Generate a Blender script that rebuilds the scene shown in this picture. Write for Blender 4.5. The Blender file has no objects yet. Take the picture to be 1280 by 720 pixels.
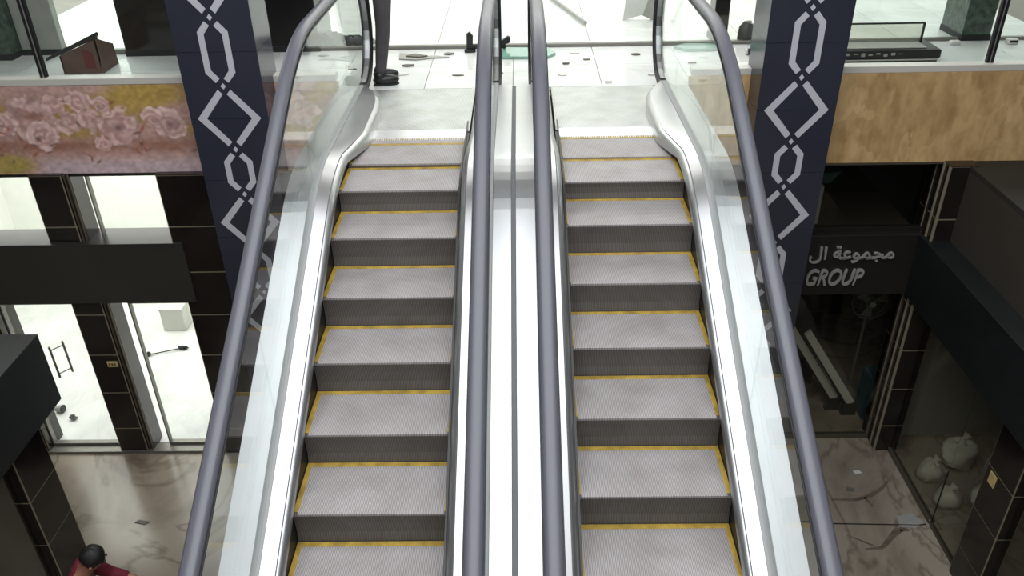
import bpy, math, random
from mathutils import Matrix, Vector
import numpy as np

# ------------------------------------------------------------------ camera, light, exposure
scn = bpy.context.scene
col = scn.collection
cam_d = bpy.data.cameras.new('camera')
cam = bpy.data.objects.new('camera', cam_d)
col.objects.link(cam)
cam_d.sensor_width = 36.0
cam_d.lens = 1040.8 / 1280 * 36.0
_pitch, _roll, _yaw = 0.5421, -0.0203, -0.0163
_fw = Vector((math.sin(_yaw) * math.cos(_pitch), math.cos(_yaw) * math.cos(_pitch), -math.sin(_pitch)))
_r = Vector((math.cos(_yaw), -math.sin(_yaw), 0))
_u = _r.cross(_fw)
_r2 = math.cos(_roll) * _r + math.sin(_roll) * _u
_u2 = -math.sin(_roll) * _r + math.cos(_roll) * _u
_m = Matrix((_r2, _u2, -_fw)).transposed().to_4x4()
_m.translation = (0.0716, 0.0, 2.31)
cam.matrix_world = _m
cam_d.clip_start = 0.05
scn.camera = cam

world = bpy.data.worlds.new('world')
scn.world = world
world.use_nodes = True
world.node_tree.nodes['Background'].inputs[0].default_value = (0.93, 0.97, 1.0, 1)
world.node_tree.nodes['Background'].inputs[1].default_value = 0.9

def area(name, loc, size, power, rot=(0, 0, 0), color=(1, 1, 1)):
    l = bpy.data.lights.new(name, 'AREA')
    l.shape = 'RECTANGLE'
    l.size, l.size_y = size
    l.energy = power
    l.color = color
    o = bpy.data.objects.new(name, l)
    o.location = loc
    o.rotation_euler = rot
    col.objects.link(o)
    return o

# daylight through the atrium opening in the ceiling
area('skylight_daylight', (0, 0.2, 4.75), (6.6, 10.6), 760, color=(0.95, 0.98, 1.0))
# ceiling lamps of the upper shops, the upper gallery and the lit lower shop
area('upper_shop_lamp', (0.2, 10.9, 3.2), (5.5, 3.2), 240, color=(1.0, 0.99, 0.96))
area('upper_shop_lamp', (-6.0, 10.9, 3.2), (4.0, 3.2), 400, color=(0.96, 1.0, 0.97))
area('upper_shop_lamp', (5.8, 10.9, 3.2), (4.2, 3.2), 200, color=(0.97, 1.0, 0.97))
area('gallery_lamp', (0, 8.0, 3.2), (9.0, 0.5), 60, color=(1.0, 0.98, 0.95))
area('lower_shop_lamp', (-5.2, 9.3, -1.05), (4.2, 2.6), 160, color=(1.0, 0.99, 0.95))

vs = scn.view_settings
vs.view_transform = 'Standard'
vs.look = 'None'
vs.gamma = 1.0
vs.use_curve_mapping = False
vs.exposure = 0.0
try:
    scn.cycles.use_denoising = True
    scn.cycles.transparent_max_bounces = 24
    scn.cycles.max_bounces = 8
    scn.cycles.sample_clamp_indirect = 6.0
except Exception:
    pass

rng = random.Random(7)

# ------------------------------------------------------------------ materials
def lin(c):
    return tuple(((v / 255) / 12.92 if v / 255 <= 0.04045 else ((v / 255 + 0.055) / 1.055) ** 2.4) for v in c)

MATS = {}

class NT:
    def __init__(s, name):
        s.m = bpy.data.materials.new(name)
        s.m.use_nodes = True
        s.t = s.m.node_tree
        s.b = s.t.nodes['Principled BSDF']
        s.out = s.t.nodes['Material Output']
        MATS[name] = s.m
    def n(s, typ, **kw):
        nd = s.t.nodes.new(typ)
        for k, v in kw.items():
            if k.startswith('i_'):
                nd.inputs[k[2:].replace('_', ' ')].default_value = v
            else:
                setattr(nd, k, v)
        return nd
    def l(s, a, b):
        s.t.links.new(a, b)
    def coords(s, which='Object', scale=(1, 1, 1), rot=(0, 0, 0)):
        tc = s.n('ShaderNodeTexCoord')
        mp = s.n('ShaderNodeMapping')
        mp.inputs['Scale'].default_value = scale
        mp.inputs['Rotation'].default_value = rot
        s.l(tc.outputs[which], mp.inputs[0])
        return mp.outputs[0]
    def ramp(s, src, stops):
        r = s.n('ShaderNodeValToRGB')
        els = r.color_ramp.elements
        while len(els) < len(stops):
            els.new(0.5)
        for e, (p, c) in zip(els, stops):
            e.position = p
            e.color = (*c, 1) if len(c) == 3 else c
        s.l(src, r.inputs[0])
        return r.outputs[0]
    def bump(s, src, strength=0.2, dist=0.01):
        b = s.n('ShaderNodeBump')
        b.inputs['Strength'].default_value = strength
        b.inputs['Distance'].default_value = dist
        s.l(src, b.inputs['Height'])
        s.l(b.outputs[0], s.b.inputs['Normal'])

def simple(name, rgb, rough=0.5, metal=0.0, spec=0.5, noise=0.0, nscale=6.0, bump=0.0, coat=0.0):
    k = NT(name)
    c = lin(rgb)
    k.b.inputs['Base Color'].default_value = (*c, 1)
    k.b.inputs['Roughness'].default_value = rough
    k.b.inputs['Metallic'].default_value = metal
    k.b.inputs['Specular IOR Level'].default_value = spec
    k.b.inputs['Coat Weight'].default_value = coat
    if noise or bump:
        co = k.coords('Object')
        nz = k.n('ShaderNodeTexNoise')
        nz.inputs['Scale'].default_value = nscale
        nz.inputs['Detail'].default_value = 5
        k.l(co, nz.inputs['Vector'])
        if noise:
            lo = tuple(max(0, v * (1 - noise)) for v in c)
            hi = tuple(min(1, v * (1 + noise)) for v in c)
            k.l(k.ramp(nz.outputs[0], [(0.3, lo), (0.7, hi)]), k.b.inputs['Base Color'])
        if bump:
            k.bump(nz.outputs[0], bump)
    return k.m

def glass(name, tint, spec=1.0, rough=0.0):
    k = NT(name)
    k.t.nodes.remove(k.b)
    tr = k.n('ShaderNodeBsdfTransparent')
    tr.inputs[0].default_value = (*tint, 1)
    gl = k.n('ShaderNodeBsdfGlossy')
    gl.inputs[0].default_value = (spec, spec, spec, 1)
    gl.inputs['Roughness'].default_value = rough
    lw = k.n('ShaderNodeLayerWeight')
    lw.inputs[0].default_value = 0.5
    pw = k.n('ShaderNodeMath', operation='POWER')
    pw.inputs[1].default_value = 5.0
    k.l(lw.outputs['Facing'], pw.inputs[0])
    fr = k.n('ShaderNodeMath', operation='MULTIPLY_ADD')
    fr.inputs[1].default_value = 0.55
    fr.inputs[2].default_value = 0.03
    k.l(pw.outputs[0], fr.inputs[0])
    mx = k.n('ShaderNodeMixShader')
    k.l(fr.outputs[0], mx.inputs[0])
    k.l(tr.outputs[0], mx.inputs[1])
    k.l(gl.outputs[0], mx.inputs[2])
    k.l(mx.outputs[0], k.out.inputs[0])
    return k.m

def cleats(name, rgb, dark, rough, metal):
    """ribbed escalator metal: fine cleats running along the travel direction"""
    k = NT(name)
    co = k.coords('Object')
    sep = k.n('ShaderNodeSeparateXYZ')
    k.l(co, sep.inputs[0])
    mul = k.n('ShaderNodeMath', operation='MULTIPLY')
    mul.inputs[1].default_value = 2 * math.pi / 0.009
    k.l(sep.outputs[0], mul.inputs[0])
    sn = k.n('ShaderNodeMath', operation='SINE')
    k.l(mul.outputs[0], sn.inputs[0])
    ad = k.n('ShaderNodeMath', operation='MULTIPLY_ADD')
    ad.inputs[1].default_value = 0.5
    ad.inputs[2].default_value = 0.5
    k.l(sn.outputs[0], ad.inputs[0])
    stripe = k.ramp(ad.outputs[0], [(0.25, lin(dark)), (0.7, lin(rgb))])
    nz = k.n('ShaderNodeTexNoise')
    nz.inputs['Scale'].default_value = 5
    nz.inputs['Detail'].default_value = 6
    k.l(co, nz.inputs['Vector'])
    dirt = k.ramp(nz.outputs[0], [(0.3, (0.82, 0.8, 0.77)), (0.65, (1, 1, 1))])
    mx = k.n('ShaderNodeMix', data_type='RGBA', blend_type='MULTIPLY')
    mx.inputs[0].default_value = 1
    k.l(stripe, mx.inputs[6])
    k.l(dirt, mx.inputs[7])
    k.l(mx.outputs[2], k.b.inputs['Base Color'])
    k.b.inputs['Roughness'].default_value = rough
    k.b.inputs['Metallic'].default_value = metal
    k.bump(ad.outputs[0], 0.3, 0.004)
    return k.m

def marble(name, base, mid, vein, scale=0.7, rough=0.18, amount=0.5):
    k = NT(name)
    co = k.coords('Object', (1, 0.8, 1), (0, 0, 0.5))
    n1 = k.n('ShaderNodeTexNoise')
    n1.inputs['Scale'].default_value = scale
    n1.inputs['Detail'].default_value = 8
    n1.inputs['Roughness'].default_value = 0.6
    n1.inputs['Distortion'].default_value = 1.1
    k.l(co, n1.inputs['Vector'])
    c1 = k.ramp(n1.outputs[0], [(0.35, lin(mid)), (0.58, lin(base))])
    n2 = k.n('ShaderNodeTexNoise')
    n2.inputs['Scale'].default_value = scale * 0.9
    n2.inputs['Detail'].default_value = 4
    n2.inputs['Distortion'].default_value = 2.2
    k.l(co, n2.inputs['Vector'])
    f = k.ramp(n2.outputs[0], [(0.46, (0, 0, 0)), (0.5, (amount,) * 3), (0.54, (0, 0, 0))])
    mx = k.n('ShaderNodeMix', data_type='RGBA')
    k.l(f, mx.inputs[0])
    k.l(c1, mx.inputs[6])
    mx.inputs[7].default_value = (*lin(vein), 1)
    k.l(mx.outputs[2], k.b.inputs['Base Color'])
    k.b.inputs['Roughness'].default_value = rough
    return k.m

simple('steel', (190, 190, 192), 0.3, 0.92, noise=0.04, nscale=3)
simple('steel_dull', (150, 150, 150), 0.35, 0.9)
simple('gasket', (104, 104, 106), 0.6)
simple('glazing_seal', (150, 150, 150), 0.5)
simple('skirt_black', (26, 24, 24), 0.45)
simple('rubber', (84, 84, 92), 0.37, spec=0.5)
simple('rubber_black', (18, 18, 20), 0.5)
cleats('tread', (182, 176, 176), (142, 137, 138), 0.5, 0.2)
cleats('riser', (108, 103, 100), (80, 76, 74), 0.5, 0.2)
simple('yellow', (164, 136, 56), 0.6, noise=0.35, nscale=14)
simple('comb_metal', (214, 214, 214), 0.35, 0.6)
cleats('floor_plate', (214, 216, 216), (188, 190, 190), 0.22, 0.6)
simple('cladding', (120, 122, 124), 0.4, 0.5)
simple('navy', (50, 52, 64), 0.16, noise=0.06, nscale=2)
simple('inlay', (196, 196, 204), 0.3)
simple('joint_dark', (22, 22, 26), 0.6)
simple('tile_black', (32, 27, 24), 0.14, noise=0.3, nscale=3)
simple('joint_cream', (132, 122, 102), 0.5)
simple('band', (30, 28, 26), 0.4, noise=0.1, nscale=2)
simple('band_warm', (48, 46, 42), 0.4, noise=0.1, nscale=2)
simple('roof_dark', (38, 35, 30), 0.7, noise=0.08, nscale=2)  # wing wall brown darkened so the better lit top matches the shaded wall
simple('rail_base', (204, 200, 192), 0.35)
simple('band_green', (22, 25, 26), 0.45, noise=0.25, nscale=3)
simple('frame_brown', (104, 96, 84), 0.35, 0.6)
simple('frame_grey', (128, 126, 120), 0.4, 0.6)
simple('alu', (190, 188, 182), 0.35, 0.7)
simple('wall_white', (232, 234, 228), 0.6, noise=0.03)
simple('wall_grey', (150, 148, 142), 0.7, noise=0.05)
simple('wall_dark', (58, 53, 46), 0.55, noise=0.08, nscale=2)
simple('black_panel', (9, 8, 8), 0.35)
simple('concrete', (120, 116, 110), 0.8, noise=0.1)
simple('cardboard', (98, 74, 64), 0.7, noise=0.22, nscale=7)
simple('dark_red', (104, 44, 44), 0.7)
simple('dark_item', (38, 38, 38), 0.4, noise=0.3, nscale=12)
simple('grey_item', (150, 150, 144), 0.5, noise=0.1)
simple('plastic_black', (20, 20, 21), 0.45)
simple('bag_white', (196, 192, 182), 0.55, noise=0.08, nscale=9, bump=0.5)
simple('green_tile', (58, 74, 64), 0.2, noise=0.6, nscale=16)
simple('sticker', (198, 176, 120), 0.6, noise=0.2, nscale=40)
simple('sticker_ink', (60, 52, 40), 0.6)
simple('sign_metal', (150, 148, 142), 0.4, 0.1)
simple('fan_grey', (110, 110, 108), 0.5)
simple('teal', (50, 84, 92), 0.5)
simple('white_thing', (205, 205, 200), 0.5)
simple('scrap_dark', (104, 98, 90), 0.7)
simple('scrap_pale', (205, 205, 198), 0.6)
simple('trousers', (70, 66, 68), 0.85, noise=0.15, nscale=10)
simple('shoe', (26, 25, 26), 0.4)
simple('shirt', (60, 62, 66), 0.85)
simple('maroon', (110, 28, 44), 0.85, noise=0.15, nscale=12)
simple('skin', (150, 106, 84), 0.55)
simple('hair', (22, 18, 17), 0.6, noise=0.3, nscale=60)
simple('cable', (36, 32, 28), 0.6)
simple('stain', (98, 86, 74), 0.7, noise=0.3, nscale=14)
simple('green_glass', (126, 166, 152), 0.12, coat=0.5)
glass('glass_clear', (0.97, 0.985, 0.975))
glass('glass_green', (0.95, 0.975, 0.965))
glass('glass_dark', (0.84, 0.84, 0.80))
marble('marble_floor', (152, 142, 128), (124, 112, 99), (92, 79, 67), 0.75, 0.2, 0.6)
marble('tile_white', (226, 228, 226), (206, 208, 206), (176, 178, 176), 0.8, 0.1, 0.2)

# flat print on the right fascia: rows of tan sandstone blocks, blurred
k = NT('tan_print')
co = k.coords('Object', (5.5, 1, 2.6))
nzw = k.n('ShaderNodeTexNoise')
nzw.inputs['Scale'].default_value = 1.6
nzw.inputs['Detail'].default_value = 4
k.l(co, nzw.inputs['Vector'])
mxv = k.n('ShaderNodeMix', data_type='VECTOR')
mxv.inputs[0].default_value = 0.22
k.l(co, mxv.inputs[4])
k.l(nzw.outputs[1], mxv.inputs[5])
vor = k.n('ShaderNodeTexVoronoi', distance='CHEBYCHEV')
vor.inputs['Scale'].default_value = 1.5
k.l(mxv.outputs[1], vor.inputs['Vector'])
sepc = k.n('ShaderNodeSeparateColor')
k.l(vor.outputs['Color'], sepc.inputs[0])
c1 = k.ramp(sepc.outputs[0], [(0.0, lin((192, 158, 110))), (0.5, lin((206, 172, 122))), (1.0, lin((218, 184, 136)))])
ed = k.ramp(vor.outputs['Distance'], [(0.45, (1, 1, 1)), (0.95, (0.80, 0.76, 0.70))])
nz2 = k.n('ShaderNodeTexNoise')
nz2.inputs['Scale'].default_value = 2.4
nz2.inputs['Detail'].default_value = 7
k.l(co, nz2.inputs['Vector'])
c2 = k.ramp(nz2.outputs[0], [(0.3, (0.72, 0.68, 0.62)), (0.6, (1.0, 1.0, 1.0))])
mxx = k.n('ShaderNodeMix', data_type='RGBA', blend_type='MULTIPLY')
mxx.inputs[0].default_value = 1
k.l(c1, mxx.inputs[6])
k.l(c2, mxx.inputs[7])
mxy = k.n('ShaderNodeMix', data_type='RGBA', blend_type='MULTIPLY')
mxy.inputs[0].default_value = 1
k.l(mxx.outputs[2], mxy.inputs[6])
k.l(ed, mxy.inputs[7])
k.l(mxy.outputs[2], k.b.inputs['Base Color'])
k.b.inputs['Roughness'].default_value = 0.45

# flat floral print on the left fascia (the colours come from the print mesh)
k = NT('floral_print')
ca = k.n('ShaderNodeVertexColor')
ca.layer_name = 'print'
k.l(ca.outputs[0], k.b.inputs['Base Color'])
k.b.inputs['Roughness'].default_value = 0.4

# ------------------------------------------------------------------ mesh helpers
class MB:
    def __init__(s):
        s.v, s.f, s.sm = [], [], []
    def quad(s, a, b, c, d):
        i = len(s.v)
        s.v += [a, b, c, d]
        s.f.append((i, i + 1, i + 2, i + 3))
        return s
    def box(s, x0, x1, y0, y1, z0, z1, b=0.0):
        i = len(s.v)
        if b <= 0:
            s.v += [(x, y, z) for z in (z0, z1) for y in (y0, y1) for x in (x0, x1)]
            s.f += [(i, i + 2, i + 3, i + 1), (i + 4, i + 5, i + 7, i + 6), (i, i + 1, i + 5, i + 4),
                    (i + 2, i + 6, i + 7, i + 3), (i, i + 4, i + 6, i + 2), (i + 1, i + 3, i + 7, i + 5)]
            return s
        pts = []
        for z, ins in ((z0, b), (z0 + b, 0), (z1 - b, 0), (z1, b)):
            X0, X1, Y0, Y1 = x0 + ins, x1 - ins, y0 + ins, y1 - ins
            pts += [(X0 + b, Y0, z), (X1 - b, Y0, z), (X1, Y0 + b, z), (X1, Y1 - b, z),
                    (X1 - b, Y1, z), (X0 + b, Y1, z), (X0, Y1 - b, z), (X0, Y0 + b, z)]
        s.v += pts
        for r in range(3):
            for k in range(8):
                s.f.append((i + r * 8 + k, i + r * 8 + (k + 1) % 8, i + (r + 1) * 8 + (k + 1) % 8, i + (r + 1) * 8 + k))
        s.f.append(tuple(i + k for k in reversed(range(8))))
        s.f.append(tuple(i + 24 + k for k in range(8)))
        return s
    def prism(s, poly, axis, a, b):
        """extrude a 2-D polygon along an axis: 'x' -> poly is (y,z), 'y' -> (x,z), 'z' -> (x,y)"""
        def P(p, t):
            return {'x': (t, p[0], p[1]), 'y': (p[0], t, p[1]), 'z': (p[0], p[1], t)}[axis]
        i, n = len(s.v), len(poly)
        s.v += [P(p, a) for p in poly] + [P(p, b) for p in poly]
        s.f += [tuple(range(i, i + n)), tuple(reversed(range(i + n, i + 2 * n)))]
        s.f += [(i + k, i + n + k, i + n + (k + 1) % n, i + (k + 1) % n) for k in range(n)]
        return s
    def tube(s, pts, r, n=8, cap=True):
        pts = [Vector(p) for p in pts]
        rs = r if isinstance(r, (list, tuple)) else [r] * len(pts)
        i0 = len(s.v)
        for k, p in enumerate(pts):
            t = (pts[min(k + 1, len(pts) - 1)] - pts[max(k - 1, 0)]).normalized()
            a = t.cross(Vector((0, 0, 1)))
            if a.length < 1e-3:
                a = t.cross(Vector((0, 1, 0)))
            a.normalize()
            b = t.cross(a)
            for j in range(n):
                w = 2 * math.pi * j / n
                s.v.append(tuple(p + rs[k] * (math.cos(w) * a + math.sin(w) * b)))
        for k in range(len(pts) - 1):
            for j in range(n):
                q = i0 + k * n
                s.f.append((q + j, q + (j + 1) % n, q + n + (j + 1) % n, q + n + j))
        if cap:
            s.f.append(tuple(reversed(range(i0, i0 + n))))
            e = i0 + (len(pts) - 1) * n
            s.f.append(tuple(range(e, e + n)))
        return s
    def blob(s, c, r, seed=0, seg=14, ring=9, jag=0.15):
        rr = random.Random(seed)
        i0 = len(s.v)
        ph = [(rr.uniform(0, 6.3), rr.uniform(0, 6.3), rr.randint(2, 5), rr.randint(2, 4)) for _ in range(4)]
        for a in range(ring + 1):
            th = math.pi * a / ring
            for b in range(seg):
                f = 2 * math.pi * b / seg
                d = 1 + jag * sum(math.sin(p[2] * f + p[0]) * math.sin(p[3] * th + p[1]) for p in ph) / 2
                s.v.append((c[0] + r[0] * d * math.sin(th) * math.cos(f), c[1] + r[1] * d * math.sin(th) * math.sin(f),
                            c[2] + r[2] * d * math.cos(th)))
        for a in range(ring):
            for b in range(seg):
                s.f.append((i0 + a * seg + b, i0 + (a + 1) * seg + b, i0 + (a + 1) * seg + (b + 1) % seg, i0 + a * seg + (b + 1) % seg))
        return s
    def build(s, name, mat, parent=None, smooth=False, origin=None):
        me = bpy.data.meshes.new(name)
        me.from_pydata(s.v, [], s.f)
        me.update()
        import bmesh
        bm = bmesh.new()
        bm.from_mesh(me)
        bmesh.ops.recalc_face_normals(bm, faces=bm.faces)
        bm.to_mesh(me)
        bm.free()
        if smooth:
            me.polygons.foreach_set('use_smooth', [True] * len(me.polygons))
            try:
                me.set_sharp_from_angle(angle=math.radians(40))
            except Exception:
                pass
        me.materials.append(MATS[mat])
        o = bpy.data.objects.new(name, me)
        col.objects.link(o)
        if parent:
            o.parent = parent
        return o

def link_copy(name, me, parent, loc=(0, 0, 0), rot=(0, 0, 0)):
    o = bpy.data.objects.new(name, me)
    col.objects.link(o)
    o.parent = parent
    o.location = loc
    o.rotation_euler = rot
    return o

def tag(o, label, cat, group=None, kind=None):
    o['label'] = label
    o['category'] = cat
    if group:
        o['group'] = group
    if kind:
        o['kind'] = kind
    return o

def struct(o, label=None):
    o['kind'] = 'structure'
    if label:
        o['label'] = label
        o['category'] = o.name.split('.')[0].split('_')[0]
    return o

def empty(name, loc=(0, 0, 0), rz=0):
    o = bpy.data.objects.new(name, None)
    o.empty_display_size = 0.1
    o.location = loc
    o.rotation_euler = (0, 0, rz)
    col.objects.link(o)
    return o

# ------------------------------------------------------------------ levels
ZL = -4.21          # lower floor
SB = -0.76          # underside of the upper slab
ST = 0.085           # top of fascia
YF = 7.30           # fascia / lower shopfront plane
YG = 8.66           # upper shopfront plane
BT, BB = -1.53, -2.21   # sign band top and bottom
XW = 4.2            # wing shopfront plane

# ------------------------------------------------------------------ setting
struct(MB().box(-9, 9, -10, 13.2, ZL - 0.3, ZL).build('floor', 'marble_floor'), 'beige veined marble floor of the lower level')
fu = struct(MB().box(-9, 9, YF + 0.02, 13.2, SB, -0.03).build('floor_upper', 'concrete'), 'upper gallery floor of glossy white tiles')
# white floor tiles of the upper gallery and shops, one object each
tw, td = 0.80, 0.68
tile_me = {}
for j in range(8):
    y0 = YF + 0.02 + j * td
    for i in range(14):
        x0 = -5.6 + i * tw
        key = (tw, td)
        if key not in tile_me:
            t = MB().box(0, tw - 0.004, 0, td - 0.004, -0.03, 0.0, 0.0015).build('floor_tile', 'tile_white', fu)
            tile_me[key] = t.data
            t.location = (x0, y0, 0)
        else:
            link_copy('floor_tile', tile_me[key], fu, (x0, y0, 0))
# unseen ceiling; atrium opening sized to light the escalators and keep sides darker
cl = MB()
cl.box(-9, 9, 6.0, 13.2, 4.3, 4.9).box(-9, 9, -10, -5.4, 4.3, 4.9).box(-9, -3.4, -5.4, 6.0, 4.3, 4.9).box(3.4, 9, -5.4, 6.0, 4.3, 4.9)
struct(cl.build('ceiling', 'wall_grey'), 'grey unseen ceiling, its atrium opening sized for the light')
struct(MB().box(-9.2, -9, -10, 13.2, ZL, 4.7).build('wall_left', 'wall_grey'), 'plain wall on the left side')
struct(MB().box(9, 9.2, -10, 13.2, ZL, 4.7).build('wall_right', 'wall_dark'), 'plain dark wall on the right side')
struct(MB().box(-9, 9, 13.2, 13.4, ZL, 4.7).build('wall_back', 'wall_white'), 'white back wall of the shops')
struct(MB().box(-9, 9, -10.2, -10, ZL, 4.7).build('wall_front', 'wall_grey'), 'plain wall behind the viewer')

# fascia panels
def floral():
    x0, x1, z0, z1 = -6.3, -1.56, SB, ST
    nx, nz = 560, 100
    X = np.linspace(x0, x1, nx)
    Z = np.linspace(z0, z1, nz)
    XX, ZZ = np.meshgrid(X, Z)
    # print coordinates: p runs along the visible part in photo-like units, q downwards
    p = (XX + 4.85) / 0.0079
    q = 105 + (ST - ZZ) / (ST - SB) * 111
    r0 = np.random.RandomState(3)
    def noise(sx, sy, seed):
        r = np.random.RandomState(seed)
        g = r.rand(int((q.max() - q.min()) / sy) + 4, int((p.max() - p.min()) / sx) + 4)
        a = (p - p.min()) / sx
        b = (q - q.min()) / sy
        ia, ib = a.astype(int), b.astype(int)
        fa, fb = a - ia, b - ib
        fa, fb = fa * fa * (3 - 2 * fa), fb * fb * (3 - 2 * fb)
        return (g[ib, ia] * (1 - fa) + g[ib, ia + 1] * fa) * (1 - fb) + (g[ib + 1, ia] * (1 - fa) + g[ib + 1, ia + 1] * fa) * fb
    n1, n2, n3 = noise(46, 30, 1), noise(11, 9, 2), noise(4, 3.5, 5)
    def C(c):
        return np.array(c, float)[None, None, :]
    def mix(a, b, t):
        t = np.clip(t, 0, 1)[..., None]
        return a * (1 - t) + b * t
    img = np.ones(p.shape + (3,)) * C((176, 150, 144))
    img = mix(img, C((164, 142, 88)), ((n1 - 0.42) * 5) * (1 - np.clip((q - 150) / 25, 0, 1)))
    img = mix(img, C((160, 146, 86)), np.clip(1 - np.hypot((p - 10) / 40, (q - 203) / 18), 0, 1) * 2)
    img = mix(img, C((168, 146, 84)), np.clip(1 - np.hypot((p - 195) / 60, (q - 116) / 22), 0, 1) * 2)
    img = mix(img, C((182, 168, 176)), np.clip((q - 190) / 14, 0, 1) * np.clip((p - 40) / 20, 0, 1))
    img = mix(img, C((138, 98, 84)), np.exp(-((q - 180) / 9) ** 2) * (0.35 + 0.7 * n2))
    fl = [(57, 146, 27, 0), (98, 150, 14, 1), (20, 152, 14, 1), (124, 148, 15, 1), (154, 158, 23, 2), (215, 154, 17, 2),
          (62, 166, 16, 1), (131, 178, 9, 1), (85, 128, 12, 1), (116, 124, 13, 1), (140, 130, 10, 1), (196, 146, 11, 1),
          (-40, 150, 22, 2), (-80, 140, 26, 0), (-120, 160, 20, 1), (270, 150, 24, 0), (320, 160, 20, 2), (365, 140, 22, 1), (400, 165, 16, 2)]
    for cx, cy, r, kind in fl:
        dx, dy = p - cx, q - cy
        ang = np.arctan2(dy, dx)
        d = np.hypot(dx, dy * 1.05) / r
        nped = 7 if kind == 2 else 5
        r_s = 1.22
        d = d / r_s
        edge = 1 + 0.07 * np.cos(nped * ang + cx) + 0.45 * (n2 - 0.5) + 0.2 * (n3 - 0.5)
        m = np.clip((edge - d) * 5, 0, 1) * 0.88
        spiral = 0.5 + 0.5 * np.cos(10 * d + 1.0 * ang + n2 * 7 + n3 * 2)
        pet = mix(np.ones_like(img) * C((204, 180, 182)), C((150, 116, 116)), spiral * 0.6)
        pet = mix(pet, C((214, 196, 196)), np.clip((d - 0.62) * 4, 0, 1) * 0.8)
        if kind == 2:
            pet = mix(pet, C((120, 98, 106)), np.exp(-(d / 0.22) ** 2))
        if kind == 0:
            pet = mix(pet, C((132, 96, 84)), np.exp(-((dy + 4) / 6) ** 2 - (dx / 18) ** 2) * 0.8)
        img = mix(img, C((118, 84, 80)), np.clip((edge * 1.10 - d) * 5, 0, 1) * 0.35)
        img = mix(img, pet, m)
    # dark leaves, twigs and buds
    for _ in range(46):
        cx, cy = r0.uniform(-160, 420), r0.uniform(118, 205)
        if _ < 22:
            cx, cy = r0.uniform(0, 245), r0.uniform(150, 205)
        a = r0.uniform(0, 3.14)
        u, v = (p - cx) * np.cos(a) + (q - cy) * np.sin(a), -(p - cx) * np.sin(a) + (q - cy) * np.cos(a)
        img = mix(img, C(((110, 76, 66), (96, 84, 92), (150, 84, 66))[_ % 3]), np.clip(1.2 - np.hypot(u / r0.uniform(3, 7), v / r0.uniform(1.2, 2.4)), 0, 1) * 0.8)
    img = mix(img, img * C((1.08, 1.03, 1.0)), np.ones_like(p))
    img *= (0.9 + 0.18 * n3 + 0.08 * n2)[..., None]
    img = np.clip(img, 0, 255) / 255
    li = np.where(img <= 0.04045, img / 12.92, ((img + 0.055) / 1.055) ** 2.4)
    vs_ = [(float(a), YF - 0.004, float(b)) for b in Z for a in X]
    fs = [(j * nx + i, j * nx + i + 1, (j + 1) * nx + i + 1, (j + 1) * nx + i) for j in range(nz - 1) for i in range(nx - 1)]
    me = bpy.data.meshes.new('printed_sheet')
    me.from_pydata(vs_, [], fs)
    at = me.color_attributes.new('print', 'FLOAT_COLOR', 'POINT')
    at.data.foreach_set('color', np.concatenate([li, np.ones(li.shape[:2] + (1,))], 2).reshape(-1).astype(np.float32))
    me.materials.append(MATS['floral_print'])
    o = bpy.data.objects.new('printed_sheet', me)
    col.objects.link(o)
    return o

ft = struct(MB().box(-6.3, -1.56, YF, YF + 0.018, SB, ST).build('trim_1', 'frame_grey'), 'fascia board with pale pink rose print under the left glass railing')
floral().parent = ft
MB().box(-6.3, -1.56, YF - 0.02, YF + 0.018, SB - 0.025, SB).build('bottom_edge', 'band', ft)
ft2 = struct(MB().box(1.56, 6.3, YF - 0.004, YF + 0.018, SB, ST).build('trim_2', 'tan_print'), 'fascia board with tan stone block print under the right glass railing')
MB().box(1.56, 6.3, YF - 0.018, YF + 0.018, SB - 0.02, SB).build('bottom_edge', 'frame_brown', ft2)
# centre slab edge under the escalator heads
struct(MB().box(-1.55, 1.55, YF - 0.1, YF + 0.02, SB, -0.04).build('trim_3', 'concrete'), 'concrete slab edge below the escalator landing')

# ------------------------------------------------------------------ escalators
S = math.tan(math.radians(27.3))
Y0 = 5.136                   # where the step line meets the landing
YB = Y0 + ZL / S             # where it meets the lower floor
TT = 0.30
def env(y):
    if y > Y0 + TT:
        return 0.0
    if y > Y0 - TT:
        return -S * (Y0 + TT - y) ** 2 / (4 * TT)
    if y > YB + TT:
        return (y - Y0) * S
    if y > YB - TT:
        return ZL + S * (y - YB + TT) ** 2 / (4 * TT)
    return ZL

YH, TH, HF = 5.04, 0.42, 1.03        # handrail bend
YHB = YB + (HF - 1.078) / S
def hand(y):
    if y > YH + TH:
        return HF
    if y > YH - TH:
        return HF - S * (YH + TH - y) ** 2 / (4 * TH)
    if y > YHB + TH:
        return (y - YH) * S + HF
    if y > YHB - TH:
        return ZL + HF + S * (y - YHB + TH) ** 2 / (4 * TH)
    return ZL + HF
NR = 0.47
YN = 7.08                             # centre of the top newel
YNB = YB - 1.75
def hand_path():
    pts = []
    # from the lower newel over the incline to the upper newel
    for k in range(14):
        a = -math.pi / 2 - math.pi * k / 13
        pts.append((YNB + NR * math.cos(a) , ZL + HF - NR + NR * math.sin(a)))
    y = YNB + 0.2
    while y < YN - 0.02:
        pts.append((y, hand(y)))
        y += 0.06 if (abs(y - YH) < 0.6 or abs(y - YHB) < 0.6) else 0.3
    for k in range(17):
        a = math.pi / 2 - math.pi * k / 16
        pts.append((YN + NR * math.cos(a), HF - NR + NR * math.sin(a)))
    pts.append((YN - 0.14, HF - 2 * NR + 0.005))
    return pts
HP = hand_path()

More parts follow.
